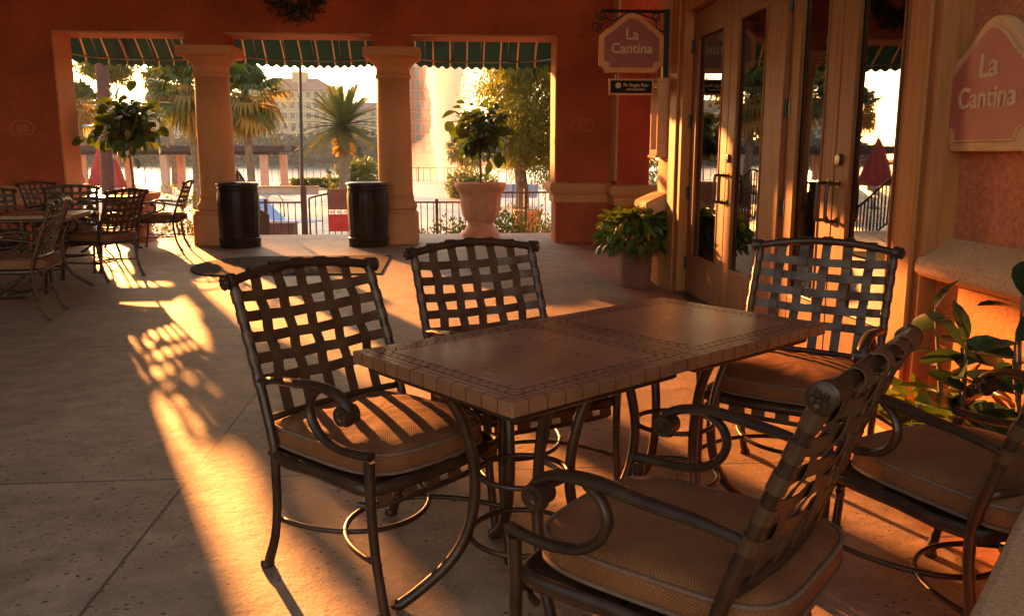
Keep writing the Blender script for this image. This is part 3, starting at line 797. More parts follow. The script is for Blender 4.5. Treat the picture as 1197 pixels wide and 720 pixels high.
    for (q, z) in prof:
        for k in range(n):
            a = 2*math.pi*k/n; ca, sa = math.cos(a), math.sin(a); e = 5.0
            rr = 1/((abs(ca)**e+abs(sa)**e)**(1/e))
            x = .252*rr*ca*q; y = .282*rr*sa*q
            if y > 0: x *= 1-.06*(y/.28)**2; y *= 1+.06*(1-min(1,abs(ca)*1.1)**2)
            zz = z
            if z > .48: zz += .0035*math.sin(11*a+q*9)*q*(1 if q < .97 else 0)
            vs.append((x, cy_+y, zz))
    fs = [(i*n+k, i*n+(k+1)%n, (i+1)*n+(k+1)%n, (i+1)*n+k) for i in range(len(prof)-1) for k in range(n)]
    fs += [tuple(range(n-1,-1,-1)), tuple(range((len(prof)-1)*n, len(prof)*n))]
    mb.add(vs, fs); cu = mb.build('cushion', M['fabric'], c, smooth=True)
    mb = MB()
    for ring, dz in ((7, .002), (4, -.002)):
        mb.tube([(v[0]*1.006, v[1]*1.006, v[2]+dz) for v in vs[ring*n:(ring+1)*n]], .0055, 6, closed=True)
    mb.build('piping', M['piping'], cu, smooth=True)
    return c
chair0 = make_chair()
used = [False]
def place_chair(x, y, d, label, group=None):
    o = copy_tree(chair0) if used[0] else chair0
    used[0] = True
    o.location = (x, y, 0); o.rotation_euler.z = math.atan2(-d[0], d[1]); o['label'] = label
    o['group'] = group or 'lattice back chairs around the near table'
    return o
place_chair(-.20, 2.55, (.707,-.707), 'empty lattice chair left of the near table, sun stripes on its cushion')
place_chair(.27, 3.10, (.42,-.905), 'lattice chair pushed in behind the near table, its seat hidden by the top')
place_chair(1.32, 3.08, (-.62,-.785), 'lattice chair at the table end in front of the glass doors')
place_chair(.50, 1.75, (-.745,.667), 'closest lattice chair, back turned to the camera, brown woven cushion')
place_chair(1.43, 2.12, (-.36,.93), 'lattice chair beside the leafy rubber plant bed, partly cut by the frame')
G2 = 'lattice back chairs at the far tables'
place_chair(-3.52, 7.06, (-.985,-.17), 'far lattice chair with back to the floor sunlight, nearest of the shaded left group', G2)
place_chair(-3.70, 9.28, (-.93,.36), 'far lattice chair edged with sun, casting the long lattice shadow on the floor', G2)
place_chair(-4.26, 9.85, (.25,-.97), 'far lattice chair behind the far square table, back toward the pier', G2)
place_chair(-4.72, 9.15, (.55,-.83), 'far lattice chair in shade behind the table at the left frame edge', G2)
place_chair(-4.55, 8.15, (.93,.36), 'far lattice chair in deep shade on the left side of the far table', G2)
place_chair(-5.05, 11.5, (.9,-.4), 'far lattice chair with sunlit straps left of the table before the potted tree', G2)
place_chair(-4.00, 12.15, (-.99,-.1), 'far lattice chair facing left, standing beside the peach column', G2)

def make_table():
    t = empty('patio_table', (0,0,0), 0, 'x', 'table', 'slate mosaic patio tables')
    mb = MB(); mb.box(-HS, HS, -HS, HS, .703, .740); mb.build('tabletop', M['top'], t, bevel=.004)
    mb = MB(); w = HS-.05
    mb.tube([(-w,-w,.684),(w,-w,.684),(w,w,.684),(-w,w,.684)], .012, 6, closed=True); mb.build('apron_frame', M['metal'], t)
    prof = [(.285,.688),(.235,.645),(.185,.565),(.157,.47),(.145,.38),(.150,.29),(.175,.20),(.225,.125),(.295,.065),(.352,.026),(.378,.014),(.392,.024)]
    for k in range(4):
        a = math.pi/2*k; ca, sa = math.cos(a), math.sin(a)
        mb = MB(); mb.tube([(r*ca, r*sa, z) for r, z in prof], [.0165]*10+[.0165,.012], 10, sm=3, up=(-sa,ca,0)); mb.build('leg', M['metal'], t, smooth='auto')
    for r, z in ((.133,.385),(.158,.195)):
        mb = MB(); mb.tube([(r*math.cos(2*math.pi*k/48), r*math.sin(2*math.pi*k/48), z) for k in range(48)], .0085, 8, closed=True); mb.build('ring', M['rod'], t, smooth=True)
    return t
TA = R(37)
tb = make_table()
def place_table(x, y, legrot, label, ta=TA, group='slate topped tables pushed together', first=[True]):
    o = tb if first[0] else copy_tree(tb); first[0] = False
    o.location = (x, y, 0); o.rotation_euler.z = ta; o['label'] = label; o['group'] = group
    for k in kids(o):
        if k.name.startswith(('leg','ring')): k.rotation_euler.z = legrot-ta
    return o
place_table(.21, 2.345, R(191-180), 'square slate mosaic table in front, between the sunlit chair and the closest chair')
place_table(.21+.708*math.cos(TA), 2.345+.708*math.sin(TA), R(11), 'square slate mosaic table pushed against the front one, toward the doors')
place_table(-3.95, 8.58, R(20), 'far square table among the shaded chairs at left', R(8), 'far tables on the left')
place_table(-4.62, 11.95, R(35), 'far square table in front of the potted tree urn', R(5), 'far tables on the left')

# ---- trash cans
def trash(x, y, label):
    t = empty('trash_can', (x, y, 0), 0, label, 'trash can', 'dark fluted trash cans')
    fl = lambda a, z: 1+.018*abs(math.sin(9*a)) if .13 < z < .80 else 1
    mb = MB(); mb.lathe([(.285,0),(.285,.09),(.292,.10),(.292,.125),(.270,.14),(.275,.30),(.288,.60),(.288,.74),(.276,.80),(.283,.815),(.283,.85),(.276,.86)], 108, fn=fl)
    mb.build('body', M['can'], t, smooth='auto')
    mb = MB(); mb.lathe([(.276,.86),(.290,.865),(.297,.885),(.293,.905),(.255,.915),(.20,.905),(.185,.86),(.05,.85)], 48)
    mb.build('rim', M['steelrim'], t, smooth=True)
    return t
M['can'] = plain('dark_can', (.022,.011,.009), .38, .3, 5, 0, .1, 30, .15)
M['steelrim'] = plain('can_rim', (.06,.05,.045), .35, .2, 6, .6, .1)
trash(-2.98, 12.35, 'dark fluted trash can in front of the column left of the gate')
trash(-1.15, 12.32, 'dark fluted trash can in front of the column right of the gate sign')

# ---- mat
mb = MB(); pts = []
for k in range(13):
    a = math.pi/2+math.pi*k/12; pts.append((-2.45+.55*math.cos(a), 10.15+.85*math.sin(a)))
pts += [(-.75, 9.3), (-.75, 11.0)]
mb.prism(pts, .004, .016); tag(mb.build('floor_mat', M['mat']), 'dark rounded rubber floor mat before the trash cans', 'mat')

# ---- urn planters and potted trees
def urn(x, y, label, s_=1.0, mat='urn'):
    u = empty('urn_planter', (x, y, 0), 0, label, 'planter', 'cast stone urns at the arcade')
    fl = lambda a, z: 1+.02*math.sin(20*a) if .28 < z < .70 else 1
    mb = MB(); mb.lathe([(.30,0),(.30,.06),(.275,.09),(.225,.16),(.20,.20),(.205,.24),(.25,.28),(.29,.36),(.315,.50),(.325,.64),(.345,.70),(.375,.74),(.405,.78),(.415,.83),(.405,.86),(.36,.865),(.35,.80),(.02,.79)], 120, fn=fl, sq=3.6)
    b_ = mb.build('urn_body', M[mat], u, smooth='auto'); 
    mb = MB(); mb.lathe([(.345,.795),(.2,.815),(.02,.82)], 24, sq=3.6); mb.build('soil', M['soil'], u)
    for c in kids(u): c.scale = (s_, s_, s_)
    return u
urn(.52, 13.60, 'cast stone urn on the terrace edge in the right opening')
UX = at(157, 240, 13.25).x
urn(UX, 13.25, 'cast stone urn behind the far table in the left opening', .86, 'urnb')

def bigleaf(mb, p, d, l, w, curl=.25):
    d = d.normalized(); up = Vector((0,0,1)); s_ = d.cross(up)
    if s_.length < 1e-3: s_ = Vector((1,0,0))
    s_.normalize(); ro = Matrix.Rotation(U(-1,1), 3, d); s_ = ro @ s_; n_ = s_.cross(d)
    rows = [(0,.05),(.15,.55),(.38,.95),(.62,1.0),(.84,.66),(1,.04)]
    vs = []
    for t, ww in rows:
        c_ = p+d*(l*t)-n_*(curl*l*t*t)
        vs += [c_-s_*(w*ww/2)+n_*(.10*w*ww), c_-n_*0.0, c_+s_*(w*ww/2)+n_*(.10*w*ww)]
    fs = []
    for i in range(len(rows)-1):
        for k in range(2): fs.append((3*i+k, 3*i+k+1, 3*i+k+4, 3*i+k+3))
    mb.add(vs, fs)
def potted_tree(x, y, z0, stem, rx, rz, n, label, leaf=.17, lean=0):
    t = empty('potted_tree', (x, y, z0), 0, label, 'tree', 'round headed potted trees')
    top = stem+rz*.9
    mb = MB(); mb.tube([(0,0,-.02),(.01,.0,stem*.4),(lean*.6,.01,stem*.8),(lean,0,top)], [.022,.019,.016,.012], 8, sm=3)
    for k in range(14):
        a = U(0,6.28); e = U(.1,1.2); l = U(.5,.85)
        mb.tube([(lean,0,stem+.1+.05*k*.3),(lean+rx*l*math.cos(a)*.5,rx*l*math.sin(a)*.5,stem+.2+rz*.5*e),(lean+rx*l*math.cos(a),rx*l*math.sin(a),stem+.25+rz*e)], [.010,.008,.005], 6)
    mb.build('trunk', M['bark'], t, smooth=True)
    mb = MB(); c = Vector((lean, 0, stem+rz))
    cl = [Vector((U(-1,1),U(-1,1),U(-1,1))).normalized()*U(.7,1.2) for _ in range(19)]
    for k in range(n):
        b_ = random.choice(cl); q = b_+Vector((U(-1,1),U(-1,1),U(-1,1)))*.42; q = q*min(1.12, (U(.10,1)**.45)*U(.7,1.05))
        p = c+Vector((q.x*rx, q.y*rx, q.z*rz*(1 if q.z > 0 else .9)))
        d = q+Vector((U(-.8,.8),U(-.8,.8),U(-.9,.3)))
        sz = U(.4,1.25); bigleaf(mb, p, d, leaf*sz, leaf*sz*U(.6,.85), U(.1,.55))
    mb.build('crown', M['leaf_dark'], t, smooth=True)
pa = at(563, 228, 13.6)
potted_tree(.52, 13.6, .80, at(560,185,13.6).z-.80, .50, .44, 330, 'potted tree in the urn in front of the bright fountain', .19, .0)
potted_tree(UX, 13.25, .70, at(150,184,13.25).z-.70, .50, .46, 480, 'potted tree rising behind the far table in the left opening', .19, at(149,150,13.25).x-UX)

# ---- door plant in terracotta box
pp = empty('plant_pot', (1.86, 8.30, 0), 0, 'square terracotta pot standing on the floor beside the far doors', 'pot')
mb = MB(); mb.lathe([(.14,0),(.145,.02),(.155,.36),(.172,.365),(.176,.42),(.155,.42),(.15,.36),(.02,.35)], 48, sq=8); mb.build('pot_body', M['terra'], pp, smooth='auto')
dp = empty('door_plant', (1.86, 8.30, .36), 0, 'bushy green plant with drooping leaves in the terracotta pot', 'plant')
mb = MB(); ml = MB()
for k in range(520):
    a = U(0,6.28); e = U(-.5,1.3); r_ = .36*U(.3,1)**.5
    p = Vector((r_*math.cos(a)*math.cos(e)*.95, r_*math.sin(a)*math.cos(e)*.95, .12+r_*math.sin(e)*.9))
    bigleaf(mb, p, Vector((math.cos(a),math.sin(a),U(-1.0,.5))), U(.07,.15), U(.035,.07), .35)
for k in range(26):
    a = U(0,6.28); l = U(.25,.42)
    bigleaf(ml, Vector((U(-.05,.05),U(-.05,.05),.15)), Vector((math.cos(a),math.sin(a),U(.7,2.2))), l, U(.08,.12), .5)
mb.build('foliage', M['leaf_light'], dp, smooth=True); ml.build('leaves', M['leaf_dark'], dp, smooth=True)
mb = MB()
for k in range(9): mb.tube([(0,0,0),(U(-.1,.1),U(-.1,.1),.12),(U(-.25,.25),U(-.25,.25),.3)], [.008,.006,.004], 5)
mb.build('stems', M['bark'], dp)

# ---- planting bed at the right wall
bed = empty('planting_bed', (2.02, 2.6, 0), 0, 'low stucco planting bed along the entrance wall below the plaque', 'planter')
mb = MB(); mb.box(-.20,-.14,-1.3,1.02,0.006,.16); mb.box(-.14,.215,.96,1.02,.006,.16); mb.box(-.14,.215,-1.3,-1.24,.006,.16); mb.build('bed_wall', M['cream'], bed, bevel=.01)
mb = MB(); mb.box(-.14,.215,-1.24,.96,.01,.13); mb.build('soil', M['soil'], bed)
def rubber_plant(x, y, h, n, label, lean=(0,0), lw=.09, ll=.20):
    t = empty('rubber_plant', (x, y, .13), 0, label, 'plant', 'rubber plants in the bed')
    mb = MB(); ml = MB()
    stems = 3
    for s_ in range(stems):
        a = U(0,6.28); bx_, by_ = U(-.05,.05), U(-.05,.05); hh = h*(1 if s_ == 0 else U(.6,.9))
        P = [Vector((bx_,by_,0)), Vector((bx_+lean[0]*.3+.03*math.cos(a),by_+lean[1]*.3+.03*math.sin(a),hh*.4)), Vector((bx_+lean[0]*.7+.08*math.cos(a),by_+lean[1]*.7+.08*math.sin(a),hh*.75)), Vector((bx_+lean[0]+.10*math.cos(a),by_+lean[1]+.10*math.sin(a),hh))]
        mb.tube(P, [.010,.009,.007,.004], 6, sm=3)
        for k in range(n):
            t_ = .25+.75*k/(n-1); i = min(2, int(t_*3)); f_ = t_*3-i
            p = P[i].lerp(P[i+1], f_); a2 = k*2.4+s_; e = U(-.1,.7) if t_ < .92 else U(1.0,2.2)
            bigleaf(ml, p, Vector((math.cos(a2)*.8-.1, math.sin(a2), e)), ll*U(.75,1.15), lw*U(.85,1.15), U(.05,.35))
    mb.build('stem', M['bark'], t, smooth=True); ml.build('leaves', M['leaf_rubber'], t, smooth=True)
rubber_plant(2.0, 3.10, .56, 9, 'dark rubber plant whose leaves reach the sill, nearest the doors', (-.03,.05))
rubber_plant(2.02, 2.70, .70, 8, 'dark rubber plant at the right frame edge with upright top leaves', (.02,.0))
def low_plant(x, y, n, label, r_=.2):
    t = empty('leafy_plant', (x, y, .13), 0, label, 'plant', 'low leafy plants in the bed')
    ml = MB()
    for k in range(n):
        a = U(0,6.28); rr = U(0,r_*.5)
        bigleaf(ml, Vector((rr*math.cos(a),rr*math.sin(a),U(.02,.16))), Vector((math.cos(a),math.sin(a),U(.3,1.6))), U(.10,.19), U(.05,.075), U(.2,.5))
    ml.build('leaves', M['leaf_light'], t, smooth=True)
low_plant(1.98, 3.32, 46, 'pale green leafy plant under the rubber plant, nearest the doors')
low_plant(1.98, 2.98, 56, 'pale green leafy plant between the two rubber plants')
low_plant(2.0, 2.62, 50, 'pale green leafy plant behind the chair arm at the frame edge')

# ---- low wall in the corner
lw = empty('low_wall', (0,0,0), 0, 'pale speckled stucco low wall in the lower right corner', 'wall')
a0 = Vector((1.42, 1.86)); b0_ = Vector((.62, 1.0)); dd = (a0-b0_).normalized(); nn = Vector((dd.y, -dd.x))
mb = MB(); P = [b0_, a0, a0+nn*.45, b0_+nn*.45]; mb.prism([tuple(p) for p in reversed(P)], .004, .44) if False else None
ctr = (a0+b0_)/2; lw.location = (ctr.x, ctr.y, 0); lw.rotation_euler.z = math.atan2(dd.y, dd.x); LL = (a0-b0_).length/2
mb = MB(); mb.box(-LL-.6, LL-.03, -.47, -.03, .005, .435); mb.build('wall_body', M['cream'], lw, bevel=.02)
mb = MB(); mb.box(-LL-.6, LL, -.5, 0, .437, .50); mb.build('cap', M['cream'], lw, bevel=.02)

# ================================================================== OUTSIDE
def fence(name, p0, p1, z0, h, gap, label, group=None, mat='iron', posts=4, rad=.011):
    p0, p1 = Vector(p0), Vector(p1); L_ = (p1-p0).length; ang = math.atan2(p1.y-p0.y, p1.x-p0.x)
    f = empty(name, (p0.x, p0.y, z0), ang, label, 'fence', group)
    mb = MB(); mb.box(0, L_, -.025, .025, h-.04, h); mb.build('top_rail', M[mat], f)
    mb = MB(); mb.box(0, L_, -.018, .018, .12, .15); mb.build('bottom_rail', M[mat], f)
    pk = None; n = int(L_/gap)
    for k in range(n+1):
        x = k*L_/n
        if pk is None:
            mb = MB(); mb.box(-rad, rad, -rad, rad, .05, h-.04); pk = mb.build('picket', M[mat], f)
        else:
            o = pk.copy(); COL.objects.link(o); o.parent = f
            o.location = (x, 0, 0)
    po = None
    for k in range(posts):
        if po is None: mb = MB(); mb.box(-.035, .035, -.035, .035, 0, h+.06); po = mb.build('post', M[mat], f)
        else: o = po.copy(); COL.objects.link(o); o.parent = f; o.location = (k*L_/(posts-1), 0, 0)
    return f
mb = MB()
for k in range(5): mb.box(-3.35, -.80, TE+.012+.32*k, TE+.012+.32*(k+1) - .002, -.95, -.15*(k+1)) if k < 5 else None
tag(mb.build('steps', M['floor']), kind='structure')
def railing(x, label):
    t = empty('stair_railing', (x, 14.25, 0), 0, label, 'railing', 'railings of the steps to the pool')
    P = [(0,0,0),(0,.35,0),(0,1.9,-.75),(0,2.5,-.9)]
    top = [(0,-.15,1.02),(0,.25,1.02),(-.02,1.1,.66),(-.04,1.9,.27),(-.04,2.6,.15)]
    mb = MB(); mb.tube(top, .030, 8, sm=5, flat=.7); mb.build('handrail', M['fencemetal'], t, smooth=True)
    mb = MB(); mb.tube([(a,b,c-.80) for a,b,c in top], .016, 6, sm=5); mb.build('lower_rail', M['fencemetal'], t, smooth=True)
    for k in range(22):
        y = -.1+2.6*k/21
        z = 1.02 if y < .25 else (1.02-(y-.25)*.445 if y < 1.9 else .29-(y-1.9)*.2)
        mb = MB(); mb.box(-.012,.012,y-.010,y+.010,z-.82,z-.01); mb.build('baluster', M['fencemetal'], t)
M['fencemetal'] = plain('fence_metal', (.05,.03,.02), .5, .2, 5, .3, 0)
railing(-3.48, 'dark stair railing descending behind the column left of the gate')
railing(-.72, 'dark stair railing descending behind the column right of the gate')
FY = 20.2
x0 = at(268, 250, FY).x; x1 = at(354, 250, FY).x; xg = at(362, 250, FY).x; xg2 = at(425, 250, FY).x
M['fencemetal'] = plain('fence_metal', (.05,.03,.02), .5, .2, 5, .3, 0)
fence('pool_fence', (x0,FY), (x1,FY), -.9, 1.12, .165, 'dark metal pool fence left of the gate', 'pool fences', 'fencemetal', 3)
fence('pool_fence', (at(455,250,FY).x,FY), (at(566,250,FY).x,FY), -.9, 1.11, .15, 'dark metal pool fence left of the stone urn', 'pool fences', 'fencemetal', 3)
fence('pool_fence', (at(560,250,FY-.6).x,FY-.6), (at(668,250,FY-.6).x,FY-.6), -.9, 1.36, .15, 'taller dark metal fence between the urn and the red pier', 'pool fences', 'fencemetal', 3)
gate = empty('pool_gate', (xg, FY, -.9), 0, 'arched dark metal pool gate with brown and red notice plates', 'gate')
gw = xg2-xg+.35; 
arch = lambda t: 1.20+.24*math.sin(min(1,t*1.0)*math.pi/2)
mb = MB(); mb.tube([(gw*k/12,0,arch(k/12)) for k in range(13)], .022, 6); mb.box(0,gw,-.015,.015,.1,.13); mb.box(-.02,.02,-.02,.02,.05,1.2); mb.build('gate_frame', M['fencemetal'], gate)
for k in range(1, 11):
    t = k/11; mb = MB(); mb.box(gw*t-.010, gw*t+.010, -.01, .01, .1, arch(t)); mb.build('bar', M['fencemetal'], gate)
mb = MB(); mb.box(-.17,-.06,-.05,.05,0,1.46); mb.tube([(-.115,0,1.46),(-.115,0,1.50)], [.05,.02], 12); mb.build('gate_post', M['pergroof'], gate)
mb = MB(); mb.box(.44,1.0,-.05,-.03,.93,1.40); pl = mb.build('notice_plate', M['noticeb'] if 'noticeb' in M else M['brownbox'], gate)
for k in range(3): mb = MB(); mb.box(.47+.17*k,.59+.17*k,-.05,-.03,.84,.91); mb.build('symbol_plate', M['whiteplas'], gate)
mb = MB(); mb.box(.44,1.0,-.05,-.03,.42,.82); mb.build('red_plate', M['umb'], gate)
# light pole by the gate
q = at(353, 222, FY+.6); tp = at(350, 30, FY+.6)
lp = empty('light_pole', (q.x, q.y, -.9), 0, 'thin dark light pole rising beside the gate post', 'pole')
mb = MB(); mb.tube([(0,0,0),(0,0,1.2),(tp.x-q.x,0,tp.z+.9)], [.05,.045,.03], 10); mb.build('pole', M['fencemetal'], lp, smooth=True)
mb = MB(); mb.lathe([(.03,0),(.16,.06),(.18,.25),(.10,.33),(.02,.36)], 16, (tp.x-q.x,0,tp.z+.9)); mb.build('lamp_head', M['fencemetal'], lp, smooth=True)
# thick post in the left opening
q = at(122, 226, 19.0); tp = at(117, 20, 19.0)
po = empty('timber_pole', (q.x, q.y, -.9), 0, 'thick grey brown pole standing outside the left opening', 'pole')
mb = MB(); mb.tube([(0,0,0),((tp.x-q.x)*.5,0,tp.z*.5),(tp.x-q.x,0,tp.z+1.5)], [.135,.13,.12], 14, sm=4); mb.build('shaft', M['pole'], po, smooth=True)
mb = MB(); mb.lathe([(.20,0),(.20,.05),(.15,.10),(.14,.12)], 16); mb.build('collar', M['fencemetal'], po, smooth=True)
# closed umbrellas
def umbrella(x, y, h, label, r_=.30):
    u = empty('closed_umbrella', (x, y, -.9), 0, label, 'umbrella', 'closed red umbrellas')
    fl = lambda a, z: 1+.18*math.sin(8*a)
    mb = MB(); mb.lathe([(r_,h*.33),(r_*.95,h*.40),(r_*.72,h*.60),(r_*.42,h*.80),(r_*.16,h*.95),(.03,h)], 64, fn=fl); mb.build('canopy', M['umb'], u, smooth=True)
    mb = MB(); mb.tube([(0,0,0),(0,0,h+.08)], .025, 8); mb.lathe([(.28,0),(.28,.06),(.06,.10),(.04,.3)], 20); mb.build('mast', M['steel'], u, smooth=True)
p = at(86, 222, 33); umbrella(p.x, 33, at(82,172,33).z+.9, 'closed red umbrella against the left jamb', .42)
p = at(126, 222, 34); umbrella(p.x, 34, at(122,160,34).z+.9, 'closed red umbrella partly hidden by the grey brown pole', .60)

# palms
def fan_palm(x, y, zg, zc, rc, label, nf=64, skirt=14, gold=.35, tr=.16, seed=1):
    rd = random.Random(seed); u_ = rd.uniform
    t = empty('fan_palm', (x, y, zg), 0, label, 'palm tree', 'fan palms beyond the terrace')
    h = zc-zg
    mb = MB(); mb.tube([(0,0,0),(.05,0,h*.3),(-.03,.02,h*.7),(0,0,h)], [tr*1.35,tr,tr*.9,tr*1.05], 12, sm=4)
    for k in range(60):
        a = u_(0,6.28); z = h*(.78+.22*u_(0,1)); mb.tube([(tr*.9*math.cos(a),tr*.9*math.sin(a),z-.05),(tr*1.9*math.cos(a),tr*1.9*math.sin(a),z+u_(.02,.22))], [.03,.012], 5)
    mb.build('trunk', M['palmbark'], t, smooth=True)
    A_, B_ = MB(), MB()
    for k in range(nf+skirt):
        sk = k >= nf
        a = k*2.39996+u_(-.3,.3); el = (1.45-2.3*((k+.5)/nf)) if not sk else u_(-1.45,-1.0)
        pl = rc*(.52 if not sk else .30)*u_(.6,1.15); fl_ = rc*(.60 if not sk else .5)*u_(.65,1.15)
        d = Vector((math.cos(a)*math.cos(el), math.sin(a)*math.cos(el), math.sin(el)))
        base = Vector((0,0,h)); tip = base+d*pl+Vector((0,0,-.10*pl))
        mb_ = B_ if (sk or rd.random() < gold*max(0,.6-el)) else A_
        sd = d.cross(Vector((0,0,1)));  sd = sd.normalized() if sd.length > .05 else Vector((1,0,0))
        w = .012*rc; mb_.add([base-sd*w, base+sd*w, tip+sd*w*.6, tip-sd*w*.6], [(0,1,2,3)])
        nrm = sd.cross(d)
        ns = 15
        for j in range(ns):
            ph = (j-(ns-1)/2)/(ns/2)*1.75
            dj = (d*math.cos(ph)+sd*math.sin(ph)); l = fl_*(.75+.25*math.cos(ph))*u_(.85,1.1)
            m1 = tip+dj*l*.55-Vector((0,0,.05*l)); e1 = tip+dj*l*u_(.75,.95)-Vector((0,0,u_(.25,.62)*l))
            pw = dj.cross(nrm).normalized()*l*.075
            mb_.add([tip, m1+pw, m1-pw, e1], [(0,1,2),(2,1,3)])
    A_.build('crown', M['leaf_palm'], t); B_.build('dry_skirt', M['leaf_gold'], t)
    return t
def wpt(px, py, Y): return at(px, py, Y)
for (px, pyc, Y, rc, lab, sd) in ((287, 112, 34, 1.9, 'fan palm with shaggy skirt right of the left column', 3), (222, 104, 36, 2.1, 'fan palm half hidden behind the left column', 5), (92, 122, 58, 2.1, 'small golden fan palm nearest the left jamb', 8), (196, 98, 61, 2.3, 'tall fan palm behind the potted tree in the left opening', 17)):
    p = at(px, pyc, Y); fan_palm(p.x, Y, -.9, p.z, rc, lab, seed=sd, gold={8: 1.6, 15: 1.5, 17: 1.0}.get(sd, .5))
def date_palm(x, y, zg, zc, rc, label, nf=66, seed=2):
    rd = random.Random(seed); u_ = rd.uniform
    t = empty('date_palm', (x, y, zg), 0, label, 'palm tree')
    h = zc-zg
    fl = lambda a, z: 1+.10*math.sin(8*a+z*14)
    mb = MB(); mb.lathe([(.34,0),(.30,h*.2),(.27,h*.6),(.30,h*.74),(.42,h*.86),(.40,h*.94),(.2,h)], 24, fn=fl)
    mb.build('trunk', M['palmbark'], t, smooth=True)
    mb = MB()
    for k in range(90):
        a = u_(0,6.28); z = h*(.60+.36*u_(0,1)); bigleaf(mb, Vector((.3*math.cos(a),.3*math.sin(a),z)), Vector((math.cos(a),math.sin(a),-.3)), .35, .16)
    mb.build('trunk_fern', M['leaf_gold'], t)
    mb = MB()
    for k in range(nf):
        a = k*2.39996; el = 1.35-1.75*(k/nf)**.9; L_ = rc*u_(.92,1.08); n = 22
        d0 = Vector((math.cos(a)*math.cos(el), math.sin(a)*math.cos(el), math.sin(el))); sd = Vector((-math.sin(a), math.cos(a), 0))
        pts = []
        for j in range(n+1):
            s_ = j/n; pts.append(Vector((0,0,h))+d0*L_*s_-Vector((0,0,.20*L_*s_*s_*(1.2-.4*el))))
        mb.tube(pts[::4]+[pts[-1]], [.03*(1-.14*i) for i in range(len(pts[::4])+1)], 4)
        for j in range(2, n):
            tg = (pts[j+1]-pts[j-1]).normalized(); l = L_*.24*(1-abs(j/n-.45)*.9)
            for sg in (-1, 1):
                for q_ in (0, .5):
                    pb = pts[j].lerp(pts[j+1], q_)
                    dl = (sd*sg*.8+tg*.75+Vector((0,0,.15))).normalized(); e = pb+dl*l-Vector((0,0,.12*l)); w = tg*(.024*L_)
                    mb.add([pb-w*.5, pb+w*.5, e], [(0,1,2)])
    mb.build('crown', M['leaf_date'], t)
p = at(401, 148, 46); date_palm(p.x, 46, -.9, p.z, 2.55, 'tall date palm with a round feathery crown in the middle opening')
def shrub(name, x, y, zg, rx, ry, rz, n, mat, label, leaf=.10, cat='shrub', group=None, flower=None, stems=10, seed=None):
    t = empty(name, (x, y, zg), 0, label, cat, group)
    mb = MB(); mf = MB(); lob = [(Vector((U(-.6,.6),U(-.6,.6),U(.1,.75))), U(.3,.55)) for _ in range(9)]
    for k in range(n):
        c, r_ = random.choice(lob); q = Vector((U(-1,1),U(-1,1),U(-1,1))).normalized()*r_*U(.4,1)**.5+c
        if q.z < 0: q.z = U(0,.2)
        p = Vector((q.x*rx, q.y*ry, q.z*rz))
        tg = mf if (flower and random.random() < .10 and q.z > .4) else mb
        leafquad(tg, p, q-c+Vector((U(-.5,.5),U(-.5,.5),U(-.2,.6))), Vector((U(-1,1),U(-1,1),U(-1,1))), leaf*U(.6,1.3), leaf*U(.35,.6))
    if mf.v: two_tone(mb, mf, 'foliage', M[mat], M[flower], t)
    else: mb.build('foliage', M[mat], t)
    mb = MB()
    for k in range(stems):
        a = U(0,6.28); mb.tube([(0,0,0),(rx*.25*math.cos(a),ry*.25*math.sin(a),rz*.4),(rx*.55*math.cos(a),ry*.55*math.sin(a),rz*U(.6,.9))], [.018*rz+.004,.012*rz+.003,.004], 5)
    mb.build('stem', M['bark'], t)
    return t
GS = 'shrubs along the terrace edge'
p = at(414, 213, 50); shrub('palm_shrub', p.x, 50, -.9, 1.7, 1.5, 2.2, 1500, 'leaf_palm', 'broad fine leaved shrub at the foot of the date palm', .32, stems=14)
p = at(216, 270, 15.6); shrub('flowering_shrub', p.x+.05, 15.6, -.9, .62, .6, 1.55, 1400, 'leaf_shrub', 'sunlit yellow flowering shrub left of the left column', .09, group=GS, flower='flower_y')
p = at(168, 285, 15.4); shrub('garden_shrub', p.x-.2, 15.5, -.9, .8, .6, 1.15, 1200, 'leaf_shrub', 'green shrub behind the urn in the left opening', .09, group=GS)
for (px, top, lab, sd) in ((515, 258, 'low green shrub left of the stone urn', 1), (585, 248, 'green shrub just right of the stone urn', 2), (622, 240, 'taller green shrub against the red pier jamb', 3), (655, 246, 'green shrub hidden partly behind the red pier', 4)):
    p = at(px, 276, 15.8); h = at(px, top, 15.8).z+.9
    shrub('garden_shrub', p.x, 15.8, -.9, .72 if sd != 1 else .85, .7, h*1.05, 1700, 'leaf_shrub', lab, .085, group=GS, flower='flower_y' if sd == 3 else None)
